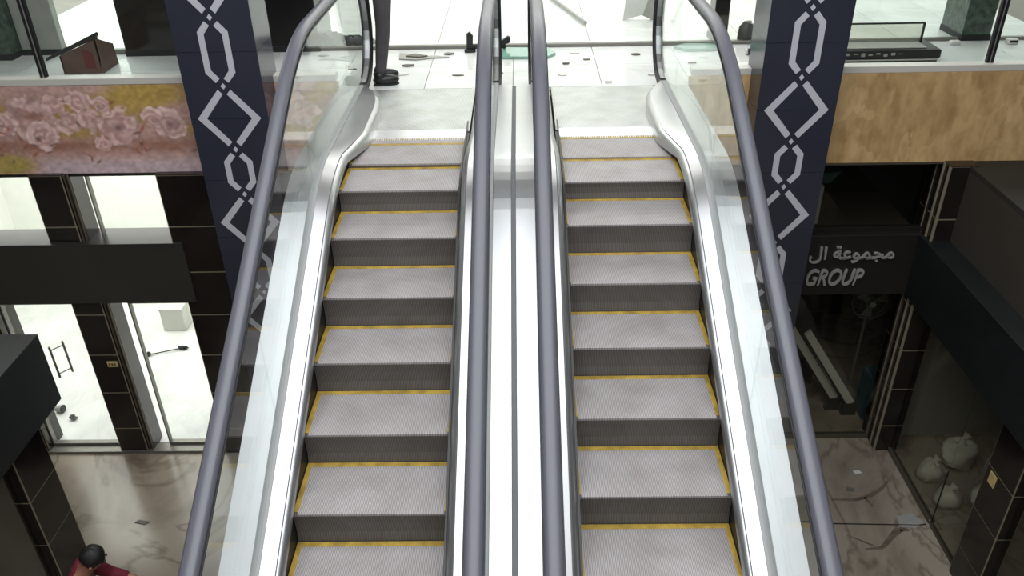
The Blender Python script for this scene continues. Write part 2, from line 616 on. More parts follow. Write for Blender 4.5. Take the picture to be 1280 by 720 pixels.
def sweep(mb, section, path, x):
    """closed section of (dx, n) swept along a path in the yz plane"""
    n = len(section)
    i0 = len(mb.v)
    for k, (y, z) in enumerate(path):
        a = path[max(k - 1, 0)]
        b = path[min(k + 1, len(path) - 1)]
        ty, tz = b[0] - a[0], b[1] - a[1]
        L = math.hypot(ty, tz) or 1
        ny, nz = -tz / L, ty / L
        for dx, h in section:
            mb.v.append((x + dx, y + ny * h, z + nz * h))
    for k in range(len(path) - 1):
        for j in range(n):
            q = i0 + k * n
            mb.f.append((q + j, q + (j + 1) % n, q + n + (j + 1) % n, q + n + j))
    mb.f.append(tuple(range(i0, i0 + n)))
    e = i0 + (len(path) - 1) * n
    mb.f.append(tuple(reversed(range(e, e + n))))
    return mb

def ys(a, b):
    out, y = [], a
    while y < b - 1e-6:
        out.append(y)
        y += 0.08 if (abs(y - Y0) < 0.5 or abs(y - YB) < 0.5) else 0.4
    return out + [b]

def ribbon(mb, sec, yl, xf=None, hf=None):
    """open polyline section [(x,h)...] swept over the step line"""
    i0, n = len(mb.v), len(sec)
    for y in yl:
        for (x, h) in sec:
            mb.v.append((x, y, env(y) + h))
    for k in range(len(yl) - 1):
        for j in range(n - 1):
            q = i0 + k * n + j
            mb.f.append((q, q + 1, q + n + 1, q + n))
    return mb

YC = 6.10      # comb line
DECK = 0.14

def build_escalator(side, xi, xo, gi, go, phase, label):
    """side -1/+1; xi/xo skirt planes, gi/go glass planes (absolute |x|)"""
    root = empty('escalator', (0, 0, 0))
    tag(root, label, 'escalator', 'pair of escalators')
    s = side
    # steps ----------------------------------------------------------
    xa, xb = sorted((s * (xi + 0.004), s * (xo - 0.004)))
    yn = phase + 0.4 * 3
    k = 0
    while yn - 0.4 > YB - 0.9:
        if yn < YC - 0.02:
            z, zb = env(yn), env(yn - 0.4)
            yend = min(yn + 0.4, YC - 0.005)
            st = MB()
            drop = max(z - zb, 0.0)
            # riser, gently concave, with a rounded nose
            prof = [(yn + 0.012, z - 0.003), (yn, z - 0.014)]
            if drop > 0.03:
                prof += [(yn + 0.010, z - 0.35 * drop), (yn + 0.014, z - 0.7 * drop), (yn + 0.004, zb + 0.002)]
            prof += [(yn + 0.004, z - drop - 0.05), (yend - 0.002, z - 0.05), (yend - 0.002, z - 0.004)]
            st.prism(prof, 'x', xa, xb)
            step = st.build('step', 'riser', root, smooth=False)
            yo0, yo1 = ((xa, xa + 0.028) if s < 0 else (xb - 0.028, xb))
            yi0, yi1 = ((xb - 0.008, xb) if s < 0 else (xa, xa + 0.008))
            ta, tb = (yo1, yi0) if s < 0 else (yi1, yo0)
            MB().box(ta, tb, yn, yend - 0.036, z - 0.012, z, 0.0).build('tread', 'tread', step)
            yel = MB().box(xa, xb, yend - 0.036, yend - 0.002, z - 0.006, z + 0.0008)
            yel.box(yo0, yo1, yn + 0.02, yend - 0.036, z - 0.006, z + 0.0008).box(yi0, yi1, yn + 0.02, yend - 0.036, z - 0.006, z + 0.0008)
            yel.build('yellow_edge', 'yellow', step)
        yn -= 0.4
    # skirts, decks, glass, handrails for the two balustrades ---------
    for inner, xs, xg in ((True, s * xi, s * gi), (False, s * xo, s * go)):
        o = -s if inner else s            # direction from the steps towards the glass
        yl = ys(YB - 1.2, YC + 0.2)
        sk = ribbon(MB(), [(xs + o * 0.012, -0.42), (xs, -0.42), (xs, 0.06), (xs + o * 0.012, 0.06)], yl)
        sk.build('skirt_panel', 'skirt_black', root)
        if inner:
            # dark brush shelf between skirt and deck on the centre side
            ribbon(MB(), [(xs, 0.05), (xs + o * 0.03, 0.056)], ys(YB - 1.5, 6.05)).build('brush_strip', 'skirt_black', root)
        xk = xs
        xs = xs + o * (0.043 if inner else 0.0)
        wd = abs(xg - xs)
        yd = ys(YB - 1.5, 5.5)
        d = ribbon(MB(), [(xs - o * 0.024, 0.050), (xs - o * 0.023, 0.078), (xs - o * 0.011, 0.100), (xs + o * 0.008, 0.109),
                          (xs + o * 0.009, 0.098), (xs + o * 0.013, 0.098), (xs + o * 0.014, 0.114), (xg - o * 0.024, DECK)], yd)
        # the landing end of the deck swells inward and closes round the newel
        prev = len(d.v) - 8
        for q in range(1, 15):
            t = q / 14
            y = 5.5 + t * (7.02 - 5.5)
            if inner:
                bul, hh = 0.0 , DECK
            else:
                bul = 0.105 * min(1, t / 0.28) if t < 0.62 else 0.105
                if t > 0.62:
                    w = (t - 0.62) / 0.38
                    bul = 0.105 - (0.105 + wd - 0.03) * (1 - math.sqrt(max(0.0, 1 - w * w)))
                hh = DECK
            a = xs - o * bul
            lim = xg - o * 0.03
            a = a if (lim - a) * o > 0 else lim
            span = abs(lim - a)
            hl = 0.012 + 0.0 * t
            fr = min(1.0, t / 0.3)
            oh = 0.024 * (1 - fr)
            a -= o * oh if bul == 0 or t < 0.3 else 0.0
            span = abs(lim - a)
            rows = [(a, 0.050 - 0.050 * fr), (a + o * 0.001, 0.078), (a + o * min(0.013, span * 0.2), 0.100), (a + o * min(0.032, span * 0.3), 0.109),
                    (a + o * min(0.033, span * 0.32), 0.098 + 0.012 * fr), (a + o * min(0.037, span * 0.4), 0.098 + 0.013 * fr),
                    (a + o * min(0.038, span * 0.42), 0.114), (xg - o * 0.024, hh)]
            i0 = len(d.v)
            d.v += [(x, y, h) for x, h in rows]
            for j in range(7):
                d.f.append((prev + j, prev + j + 1, i0 + j + 1, i0 + j))
            prev = i0
        i0 = prev
        d.f.append(tuple(i0 + j for j in range(8)))
        d.build('inner_deck', 'steel', root, smooth=True)
        ribbon(MB(), [(xs + o * 0.0085, 0.1105), (xs + o * 0.0140, 0.1145)], ys(YB - 1.5, 5.5)).build('deck_groove', 'gasket', root)
        MB_g = ribbon(MB(), [(xg - o * 0.024, DECK - 0.03), (xg - o * 0.024, DECK + 0.006), (xg - o * 0.008, DECK + 0.010),
                             (xg + o * 0.008, DECK + 0.010), (xg + o * 0.024, DECK + 0.006), (xg + o * 0.024, DECK - 0.03)], ys(YB - 1.5, 6.98))
        MB_g.build('glass_gasket', 'glazing_seal', root)
        if inner:
            # half of the shared centre deck
            xm = CEN + s * 0.016
            dk = ribbon(MB(), [(xg + o * 0.024, DECK - 0.01), (xg + o * 0.026, DECK), (xm, DECK), (xm, DECK - 0.05)], ys(YB - 1.5, 6.95))
            n = 4
            e = len(dk.v) - n
            dk.v += [(xg + o * 0.024, 6.95, 0.0), (xm, 6.95, 0.0)]
            dk.f.append((e + 1, e + 2, e + 5, e + 4))
            dk.build('centre_deck', 'steel', root)
        else:
            dk = ribbon(MB(), [(xg + o * 0.024, DECK - 0.01), (xg + o * 0.026, DECK), (xg + o * 0.185, DECK - 0.004), (xg + o * 0.190, DECK - 0.02),
                               (xg + o * 0.190, -0.15)], ys(YB - 1.5, 7.28))
            dk.build('outer_deck', 'steel', root)
            cg = ribbon(MB(), [(xg + o * 0.184, -0.14), (xg + o * 0.184, -0.95), (s * (xi - 0.2), -0.95)], ys(YB + 1.6, 7.2))
            cg.build('side_cladding', 'cladding', root)
        # glass panels -------------------------------------------------
        cuts = [YB - 1.2, YB + 0.6, YB + 2.2, 0.6, 2.07, 3.54, 5.0, 6.47]
        for a, b in zip(cuts[:-1], cuts[1:]):
            yy = ys(a + 0.002, b - 0.002)
            g = MB()
            poly = [(y, env(y) + DECK - 0.02) for y in yy] + [(y, hand(y) - 0.01) for y in reversed(yy)]
            # quads for clean concave outlines
            n = len(yy)
            for xx in (xg - 0.006, xg + 0.006):
                g.v += [(xx, y, z) for y, z in poly]
            m = 2 * n
            for q in range(n - 1):
                g.f.append((q, q + 1, m - 2 - q, m - 1 - q))
                g.f.append((m + q, m + m - 1 - q, m + m - 2 - q, m + q + 1))
            for q in range(m):
                g.f.append((q, m + q, m + (q + 1) % m, (q + 1) % m))
            g.build('glass_panel', 'glass_green', root)
        a = cuts[-1] + 0.002
        arc = [(YN + (NR - 0.01) * math.cos(math.pi / 2 - math.pi * q / 16), HF - NR + (NR - 0.01) * math.sin(math.pi / 2 - math.pi * q / 16)) for q in range(15)]
        poly = [(a, DECK - 0.02), (a, HF - 0.01)] + arc + [(YN, DECK - 0.02)]
        MB().prism(poly, 'x', xg - 0.006, xg + 0.006).build('glass_panel', 'glass_green', root)
        # handrail -----------------------------------------------------
        w = 0.040
        sec = [(-w - 0.002, 0.004), (-w + 0.006, 0.020), (-w * 0.55, 0.028), (0, 0.031), (w * 0.55, 0.028),
               (w - 0.006, 0.020), (w + 0.002, 0.004), (w, -0.007), (-w, -0.007)]
        hr = sweep(MB(), sec, HP, xg).build('handrail', 'rubber', root, smooth=True)
        sweep(MB(), [(-0.030, -0.036), (-0.047, -0.018), (-0.047, -0.008), (0.047, -0.008), (0.047, -0.018), (0.030, -0.036)], HP, xg).build('handrail_guide', 'rubber_black', root)
        sweep(MB(), [(-0.020, -0.050), (-0.020, -0.034), (0.020, -0.034), (0.020, -0.050)], HP[14:-1], xg).build('guide_rail', 'steel_dull', root)
    # landing plate and comb -------------------------------------------
    a, b = sorted((s * (xi + 0.001), s * (xo - 0.075)))
    ex = 0.14
    pl = MB().box(a - (ex if s < 0 else 0.02), b + (ex if s > 0 else 0.02), YC + 0.13, YF + 0.012, -0.03, 0.0, 0.002).build('floor_plate', 'floor_plate', root)
    a2, b2 = sorted((s * (xi + 0.006), s * (xo - 0.006)))
    MB().prism([(YC - 0.03, -0.002), (YC - 0.02, 0.004), (YC + 0.125, 0.016), (YC + 0.125, -0.03), (YC, -0.03)], 'x', a2, b2).build('comb_plate', 'comb_metal', root)
    th = MB()
    nt = 46
    for q in range(nt):
        x = a2 + 0.01 + (b2 - a2 - 0.02) * q / (nt - 1)
        th.prism([(YC - 0.055, 0.001), (YC - 0.03, 0.006), (YC - 0.015, 0.006), (YC - 0.015, -0.002)], 'x', x - 0.003, x + 0.003)
    t = th.build('comb_teeth', 'comb_metal', root)
    return root

CEN = 0.012
build_escalator(-1, 0.356, 1.185, 0.145, 1.295, 4.857 - 0.074, 'left escalator of the pair, beside the pillar above the floral fascia')
build_escalator(1, 0.356, 1.185, 0.182, 1.290, 4.857, 'right escalator of the pair, beside the pillar next to the tan fascia')
MBc = ribbon(MB(), [(CEN - 0.018, DECK - 0.012), (CEN + 0.0155, DECK - 0.012)], ys(YB - 1.5, 6.95))
o = MBc.build('joint_strip', 'gasket')
esc = [x for x in col.objects if x.name == 'escalator'][0]
o.parent = esc

# ------------------------------------------------------------------ patterned pillars
def pillar(cx, label):
    root = empty('pillar', (cx, 6.97, ZL))
    root['kind'] = 'structure'
    tag(root, label, 'pillar', 'patterned pillars', 'structure')
    W, D = 0.34, 0.46
    y0 = 0.0
    up = -ZL
    def L(z):
        return z - ZL
    MB().box(-W + 0.012, W - 0.012, 0.014, D - 0.014, 0, L(4.3)).build('core', 'joint_dark', root)
    zs = [0.005] + [L(0.45 - 0.58 * k) for k in range(7, -1, -1)] + [L(1.03 + 0.58 * k) for k in range(5)] + [L(4.295)]
    for a, b in zip(zs[:-1], zs[1:]):
        if b - a < 0.05:
            continue
        for x0, x1, ya, yb in ((-W, W, 0.0, 0.013), (-W, W, D - 0.013, D), (-W, -W + 0.0125, 0.0145, D - 0.0145), (W - 0.0125, W, 0.0145, D - 0.0145)):
            MB().box(x0, x1, ya, yb, a + 0.0015, b - 0.0015).build('tile', 'navy', root)
    nodes = [1.88 , 1.305, 0.733, 0.158, -0.414, -0.850, -1.422, -1.90, -2.47, -2.91, -3.48, -3.95]
    kinds = ['o', 'd', 'o', 'd', 's', 'd', 's', 'd', 's', 'd', 's']
    def strip(p, q, w=0.029):
        (ax, az), (bx, bz) = p, q
        L_ = math.hypot(bx - ax, bz - az)
        nx, nz = -(bz - az) / L_ * w, (bx - ax) / L_ * w
        return [(ax + nx, az + nz), (bx + nx, bz + nz), (bx - nx, bz - nz), (ax - nx, az - nz)]
    def inlay(poly):
        MB().prism([(x, L(z)) for x, z in poly], 'y', -0.004, 0.003).build('inlay', 'inlay', root)
    g = 0.042
    for n in nodes:
        inlay([(0, n + 0.028), (0.022, n), (0, n - 0.028), (-0.022, n)])
    for (a, b), kd in zip(zip(nodes[:-1], nodes[1:]), kinds):
        mid = (a + b) / 2
        for sg in (-1, 1):
            if kd == 'd':
                hw, t = 0.235, 0.062
                inlay([(sg * 0.055, a - 0.030), (sg * (hw + 0.042), mid), (sg * 0.055, b + 0.030), (sg * 0.018, b + 0.070), (sg * (hw - 0.038), mid), (sg * 0.018, a - 0.070)]
                      if sg > 0 else [(sg * 0.018, a - 0.070), (sg * (hw - 0.038), mid), (sg * 0.018, b + 0.070), (sg * 0.055, b + 0.030), (sg * (hw + 0.042), mid), (sg * 0.055, a - 0.030)])
            else:
                xo_, xi_ = 0.128, 0.076
                c = 0.115
                outer = [(sg * 0.055, a - 0.030), (sg * xo_, a - c), (sg * xo_, b + c), (sg * 0.055, b + 0.030)]
                inn = [(sg * 0.018, b + 0.066), (sg * xi_, b + c + 0.022), (sg * xi_, a - c - 0.022), (sg * 0.018, a - 0.066)]
                inlay(outer + inn)
    return root
pillar(-2.475, 'dark navy pillar with pale lattice inlay beside the floral fascia')
pillar(2.445, 'dark navy pillar with pale lattice inlay beside the tan fascia')

# ------------------------------------------------------------------ glass railings of the upper floor
def railing(s, label):
    root = empty('glass_railing', (0, YF + 0.07, 0))
    tag(root, label, 'railing', 'upper floor glass railings')
    def bx(a, b, y0, y1, z0, z1, nm, mt, bev=0.0):
        a, b = sorted((s * a, s * b))
        return MB().box(a, b, y0, y1, z0, z1, bev).build(nm, mt, root)
    bx(1.58, 6.2, -0.072, 0.045, ST, ST + 0.06, 'base_rail', 'rail_base', 0.004)
    for a, b in ((2.9, 4.19), (4.25, 6.1)):
        bx(a, b, -0.006, 0.006, ST + 0.015, 1.08, 'glass_pane', 'glass_green')
    for a in (4.195, 4.232):
        bx(a - 0.011, a + 0.011, -0.02, 0.02, ST + 0.02, 1.08, 'post', 'joint_dark')
    bx(4.204, 4.223, -0.014, 0.014, ST + 0.02, 1.07, 'post_core', 'alu')
    bx(1.6, 6.1, -0.03, 0.03, 1.08, 1.13, 'top_rail', 'alu', 0.004)
    return root
railing(-1, 'clear glass railing with twin post above the floral fascia')
railing(1, 'clear glass railing with twin post above the tan fascia')

# ------------------------------------------------------------------ upper shopfronts
def shop_window(name, x0, x1, y, z0, z1, splits, label, gm='glass_clear', fm='frame_grey', sill=0.05):
    root = empty(name, ((x0 + x1) / 2, y, z0))
    struct(root)
    tag(root, label, 'window', None, 'structure')
    cx = (x0 + x1) / 2
    MB().box(x0 - cx, x1 - cx, -0.03, 0.03, 0, sill, 0.004).build('window_frame', fm, root)
    MB().box(x0 - cx, x1 - cx, -0.03, 0.03, z1 - z0 - 0.05, z1 - z0).build('window_frame', fm, root)
    xs_ = [x0] + splits + [x1]
    for a, b in zip(xs_[:-1], xs_[1:]):
        MB().box(a - cx + 0.003, b - cx - 0.003, -0.006, 0.006, sill, z1 - z0 - 0.05).build('pane', gm, root)
    return root
shop_window('window_1', -2.0, 2.55, YG, 0, 3.2, [-0.45, 0.955], 'frameless glass shopfront behind the escalator landing', sill=0.035)
shop_window('window_2', -4.68, -3.98, YG, 0, 3.2, [], 'narrow glass shopfront behind the left railing', sill=0.05)
shop_window('window_3', 2.95, 4.55, YG, 0, 3.2, [], 'glass shopfront behind the right railing', sill=0.03)
shop_window('window_4', 4.9, 6.8, YG, 0, 3.2, [], 'glass shopfront at the right edge past the green post', sill=0.03)
def column_up(x0, x1, y0, y1, mat, label, nm='shop_column', tiles=False):
    root = empty(nm, ((x0 + x1) / 2, (y0 + y1) / 2, 0))
    tag(root, label, 'column', None, 'structure')
    w, d = (x1 - x0) / 2, (y1 - y0) / 2
    MB().box(-w, w, -d, d, 0, 4.3, 0.006).build('shaft', mat, root)
    MB().box(-w - 0.006, w + 0.006, -d - 0.006, d + 0.006, 0, 0.06, 0.003).build('plinth', 'joint_dark', root)
    return root
column_up(-3.98, -3.0, YG - 0.12, YG + 0.5, 'tile_black', 'black shop column behind the floral fascia pillar')
column_up(-2.9, -2.0, YG - 0.05, YG + 0.6, 'black_panel', 'black panel column between left pillar and escalator')
column_up(-5.75, -5.12, YG - 0.2, YG + 0.4, 'green_tile', 'dark green column at the upper left edge')
column_up(-5.1, -4.68, YG - 0.02, YG + 0.08, 'grey_item', 'pale grey green column next to the upper left edge')
column_up(4.57, 4.86, YG - 0.03, YG + 0.45, 'green_tile', 'mottled green post between the right shop windows')
column_up(2.05, 2.2, YG + 0.05, YG + 0.3, 'tile_black', 'slim black post behind the right escalator newel')
struct(MB().box(-3.2, -3.1, YG + 0.5, 13.2, 0, 4.3).build('wall_shop_left', 'wall_white'), 'white partition wall between the upper shops, left')
struct(MB().box(3.0, 3.1, YG + 0.9, 13.2, 0, 4.3).build('wall_shop_right', 'wall_white'), 'white partition wall between the upper shops, right')

# white curtain-like panel and leaning bar inside the middle shop
t = empty('leaning_board', (1.36, 9.75, 0))
tag(t, 'pale board leaning inside the shop behind the right newel', 'board')
MB().prism([(-0.12, 0.0), (0.12, 0.06), (0.34, 0.75), (-0.02, 0.9)], 'y', -0.02, 0.02).build('panel', 'white_thing', t)
MB().prism([(0.10, 0.05), (0.22, 0.0), (0.46, 0.72), (0.34, 0.75)], 'y', -0.03, 0.015).build('edge_strip', 'grey_item', t)
t = MB().tube([(0.45, 10.9, 0.03), (0.80, 9.52, 0.03)], 0.02).build('fallen_bar', 'grey_item')
tag(t, 'grey bar lying on the shop floor behind the landing', 'bar')

# ------------------------------------------------------------------ things on the upper floor
def shard(name, pts, z0, z1, mat, label, cat, group=None):
    cx = sum(p[0] for p in pts) / len(pts)
    cy = sum(p[1] for p in pts) / len(pts)
    m = MB().prism([(x - cx, y - cy) for x, y in pts], 'z', 0, z1 - z0)
    o = m.build(name, mat)
    o.location = (cx, cy, z0)
    return tag(o, label, cat, group)
# broken cardboard box
t = empty('broken_box', (-4.15, 7.98, 0))
tag(t, 'torn brown box lying behind the left glass railing', 'box')
MB().prism([(-0.19, 0), (0.16, 0), (0.20, 0.19), (0.21, 0.34), (-0.20, 0.17)], 'y', -0.03, -0.012).build('front_panel', 'cardboard', t)
MB().prism([(-0.19, 0), (0.16, 0), (0.18, 0.2), (-0.18, 0.14)], 'y', 0.30, 0.32).build('back_panel', 'cardboard', t)
MB().prism([(-0.03, 0), (0.32, 0), (0.30, 0.2), (-0.03, 0.34)], 'x', 0.17, 0.188).build('side_panel', 'cardboard', t)
MB().prism([(-0.03, 0), (0.32, 0), (0.30, 0.16), (-0.03, 0.17)], 'x', -0.20, -0.185).build('side_panel', 'cardboard', t)
MB().prism([(-0.33, 0.13), (0.20, 0.335), (0.225, 0.37), (0.21, 0.39), (-0.32, 0.16)], 'y', -0.05, 0.0).build('flap', 'dark_item', t)
MB().prism([(0.03, 0.05), (0.13, 0.05), (0.13, 0.20), (0.03, 0.24)], 'y', -0.034, -0.030).build('printed_patch', 'dark_red', t)
# display case
t = empty('display_case', (3.55, 8.0, 0))
tag(t, 'low black display case with glass lid behind the right railing', 'display case')
MB().box(-0.62, 0.46, -0.17, 0.22, 0.05, 0.135, 0.012).build('base', 'plastic_black', t)
MB().box(-0.60, 0.44, -0.15, 0.20, 0, 0.05).build('plinth', 'dark_item', t)
MB().box(-0.60, 0.43, -0.172, -0.165, 0.04, 0.052).build('trim_strip', 'alu', t)
MB().box(-0.60, 0.36, 0.10, 0.112, 0.137, 0.31).build('glass_back', 'glass_dark', t)
MB().box(-0.60, 0.37, 0.095, 0.118, 0.31, 0.325).build('top_edge', 'plastic_black', t)
MB().box(0.36, 0.375, 0.095, 0.118, 0.137, 0.315).build('side_edge', 'plastic_black', t)
MB().box(-0.58, 0.34, -0.12, 0.09, 0.137, 0.146, 0.003).build('shelf_plate', 'grey_item', t)
for q in range(9):
    x = -0.5 + q * 0.07
    MB().box(x, x + 0.035, -0.178, -0.168, 0.08 + 0.01 * (q % 3), 0.105 + 0.008 * (q % 2)).build('front_letter', 'grey_item', t)
t = empty('small_device', (5.02, 8.5, 0))
tag(t, 'small grey device on the floor by the green post', 'device')
MB().box(-0.05, 0.05, -0.04, 0.04, 0, 0.05, 0.006).build('body', 'white_thing', t)
MB().box(-0.04, 0.04, -0.044, -0.039, 0.02, 0.042).build('screen', 'plastic_black', t)
t = tag(MB().box(-0.05, 0.05, -0.03, 0.03, 0, 0.04, 0.008).build('white_block', 'white_thing'), 'small white block lying left of the green post', 'block')
t.location = (4.45, 8.5, 0)
# black heap behind the left newel glass
t = empty('debris_heap', (-1.8, 8.86, 0))
tag(t, 'heap of black rubbish behind the left newel glass', 'rubbish')
MB().blob((-0.10, 0, 0.055), (0.14, 0.08, 0.07), 3, jag=0.35).build('lump', 'plastic_black', t, True)
MB().blob((0.12, 0, 0.04), (0.13, 0.07, 0.05), 4, jag=0.35).build('lump', 'dark_item', t, True)
MB().blob((0.27, 0.02, 0.035), (0.06, 0.05, 0.05), 5, jag=0.3).build('lump', 'grey_item', t, True)
MB().prism([(-0.23, 0.0), (-0.16, 0.0), (-0.15, 0.12), (-0.22, 0.13)], 'y', -0.05, 0.02).build('scrap_piece', 'plastic_black', t)
# black tool lying between the newels
t = empty('black_clamp', (-0.28, 8.52, 0))
tag(t, 'black metal clamp lying behind the left inner handrail', 'tool')
MB().box(-0.16, 0.20, -0.025, 0.025, 0.03, 0.075, 0.008).build('bar', 'plastic_black', t)
MB().prism([(-0.20, 0.0), (-0.14, 0.0), (-0.13, 0.16), (-0.165, 0.20), (-0.195, 0.18)], 'y', -0.02, 0.02).build('jaw', 'plastic_black', t)
MB().prism([(0.14, 0.05), (0.24, 0.09), (0.25, 0.14), (0.22, 0.15), (0.13, 0.09)], 'y', -0.025, 0.025).build('grip', 'plastic_black', t)
MB().box(-0.22, -0.11, -0.05, 0.05, 0.0, 0.03, 0.006).build('foot', 'plastic_black', t)
# panes of thick greenish glass on the floor
shard('glass_slab', [(-0.16, 8.22), (0.33, 8.20), (0.42, 8.34), (0.36, 8.52), (-0.10, 8.56)], 0.001, 0.028, 'green_glass',
      'broken slab of greenish glass lying between the inner handrails', 'glass')
shard('glass_slab', [(1.62, 8.50), (1.72, 8.38), (2.12, 8.40), (2.18, 8.56), (1.75, 8.60)], 0.001, 0.03, 'green_glass',
      'broken slab of greenish glass behind the right newel', 'glass')
# white crumpled bag + cylinder by the right pillar
t = empty('paper_cup', (2.30, 8.25, 0))
tag(t, 'dark cup with pale lid lying by the tan side pillar', 'cup')
MB().tube([(0, 0, 0.03), (0.11, 0.02, 0.035)], [0.028, 0.038], 12).build('cup_body', 'plastic_black', t, True)
MB().tube([(-0.012, -0.002, 0.03), (0.0, 0, 0.03)], [0.028, 0.031], 12).build('lid', 'white_thing', t, True)
t = empty('dented_can', (2.40, 8.75, 0))
tag(t, 'dented grey canister standing behind the right handrail', 'canister')
MB().tube([(0, 0, 0), (0, 0, 0.02), (0.005, 0, 0.14), (0.02, 0, 0.19)], [0.07, 0.085, 0.08, 0.05], 14).build('can_body', 'dark_item', t, True)
MB().tube([(0.02, 0, 0.19), (0.02, 0, 0.21)], [0.03, 0.025], 10).build('cap', 'grey_item', t, True)
t = tag(MB().blob((0, 0, 0.03), (0.09, 0.07, 0.04), 11, jag=0.4).build('crumpled_foil', 'bag_white', None, True), 'crumpled pale foil on the floor beside the right pillar', 'foil')
t.location = (2.36, 7.95, 0)

# shards and scraps strewn over the landing: (x, y, size, mat)
spots = [(-1.55, 7.95, 0, 'thin dark strip seen through the left newel glass'), (-1.02, 8.03, 0, 'dark sliver just right of the standing person'),
         (-0.52, 7.70, 0, 'dark splinter on the landing left of the inner handrails'), (-0.66, 8.42, 0, 'dark crumb near the shop sill left of the black clamp'),
         (-0.14, 7.75, 0, 'small dark flake seen between the inner handrails'), (0.50, 8.02, 0, 'dark round crumb right of the inner handrails'),
         (0.72, 8.16, 0, 'dark flat flake in the middle of the right landing'), (1.22, 8.30, 0, 'dark knot of rubbish left of the right newel'),
         (0.62, 8.40, 1, 'pale flake near the shop sill right of the inner handrails'), (1.30, 7.62, 1, 'pale flat scrap beside the right newel'),
         (0.46, 7.66, 1, 'pale sliver at the foot of the right inner handrail'), (1.72, 7.98, 0, 'dark crumb seen through the right newel glass'),
         (-1.05, 7.74, 1, 'pale flake in front of the torn sheet'), (0.86, 7.42, 1, 'pale crumb at the edge of the right floor plate')]
for i, (x, y, pale, lb) in enumerate(spots):
    rr = random.Random(40 + i)
    n = rr.choice((4, 5, 6))
    a0 = rr.uniform(0, 6.3)
    sx, sy = rr.uniform(0.03, 0.075), rr.uniform(0.015, 0.03)
    pts = [(x + sx * math.cos(a0 + 6.283 * q / n) * rr.uniform(0.7, 1.1), y + sy * math.sin(a0 + 6.283 * q / n) * rr.uniform(0.7, 1.1)) for q in range(n)]
    shard('floor_scrap', pts, 0.001, 0.008 + 0.008 * (i % 2), 'scrap_pale' if pale else 'scrap_dark', lb, 'scrap', 'scraps on the landing')
# dust and fallen flakes beside the person's foot
t = empty('torn_sheet', (-0.92, 8.32, 0))
tag(t, 'torn grey plastic sheet on the landing right of the person', 'sheet')
MB().prism([(-0.22, -0.06), (-0.05, -0.10), (0.12, -0.04), (0.28, -0.03), (0.16, 0.03), (0.02, 0.02), (-0.10, 0.10), (-0.24, 0.16)], 'z', 0.001, 0.012).build('sheet_body', 'grey_item', t)
MB().prism([(-0.16, 0.0), (-0.02, -0.05), (0.06, 0.0), (-0.08, 0.08)], 'z', 0.013, 0.024).build('folded_corner', 'scrap_dark', t)

# ------------------------------------------------------------------ lower storefronts
def tile_column(name, x0, x1, y0, y1, ztop, label, zoff=0.0, accent=None):
    root = empty(name, ((x0 + x1) / 2, (y0 + y1) / 2, ZL))
    tag(root, label, 'column', 'black tiled columns of the lower level', 'structure')
    w, d = (x1 - x0) / 2, (y1 - y0) / 2
    top = ztop - ZL
    MB().box(-w + 0.004, w - 0.004, -d + 0.004, d - 0.004, 0, top).build('core', 'joint_cream', root)
    MB().box(-w, w, -d, d, top, top + 0.006).build('cap', 'tile_black', root)
    js = [0.0]
    z = -3.85 - ZL
    while z < top - 0.1:
        js.append(z)
        z += 0.51
    js.append(top)
    g = 0.008
    for a, b in zip(js[:-1], js[1:]):
        za, zb = a + (g if a > 0 else 0), b - g
        e = 0.013
        MB().box(-w + e, w - e, -d, -d + 0.006, za, zb).build('tile', 'tile_black', root)
        MB().box(-w + e, w - e, d - 0.006, d, za, zb).build('tile', 'tile_black', root)
        MB().box(-w, -w + 0.006, -d + e, d - e, za, zb).build('tile', 'tile_black', root)
        MB().box(w - 0.006, w, -d + e, d - e, za, zb).build('tile', 'tile_black', root)
    return root
c1 = tile_column('tiled_column', -4.60, -4.28, 7.24, 7.56, SB, 'black tiled column between the bright lower left shop windows')
for dx in (0.172, 0.205):
    MB().box(dx, dx + 0.016, -0.15, 0.0, 0, SB - ZL).build('metal_strip', 'frame_brown', c1)
MB().box(0.16, 0.225, -0.13, 0.10, 0, SB - ZL).build('side_jamb', 'tile_black', c1)
MB().box(0.02, 0.13, -0.172, -0.161, 1.23, 1.30, 0.002).build('sticker', 'sticker', c1)
for q in range(3):
    MB().box(0.035 + q * 0.03, 0.052 + q * 0.03, -0.174, -0.171, 1.25, 1.28).build('sticker_mark', 'sticker_ink', c1)
tile_column('tiled_column', -3.38, -2.75, 7.22, 7.56, SB, 'black tiled column behind the pillar by the floral fascia')
tile_column('tiled_column', -6.1, -5.42, 7.24, 7.56, SB, 'black tiled column at the far left edge of the lit shop')
nl = tile_column('tiled_column', -4.28, -4.13, 5.08, 5.52, BB - 0.007, 'black tiled column under the near left sign box end')
nr = tile_column('tiled_column', 4.12, 4.27, 5.06, 5.48, BB - 0.007, 'black tiled column at the lower right edge with a tan sticker')
MB().box(-0.086, -0.076, 0.03, 0.13, 1.24, 1.36, 0.002).build('sticker', 'sticker', nr)
cr = tile_column('tiled_column', 4.02, 4.28, 7.16, 7.56, SB, 'black tiled corner column behind the bags and cable')
for xx, yy in ((-0.148, -0.21), (-0.148, -0.10), (-0.148, 0.02)):
    MB().box(xx, xx + 0.016, yy, yy + 0.016, 0, SB - ZL).build('metal_strip', 'joint_cream', cr)
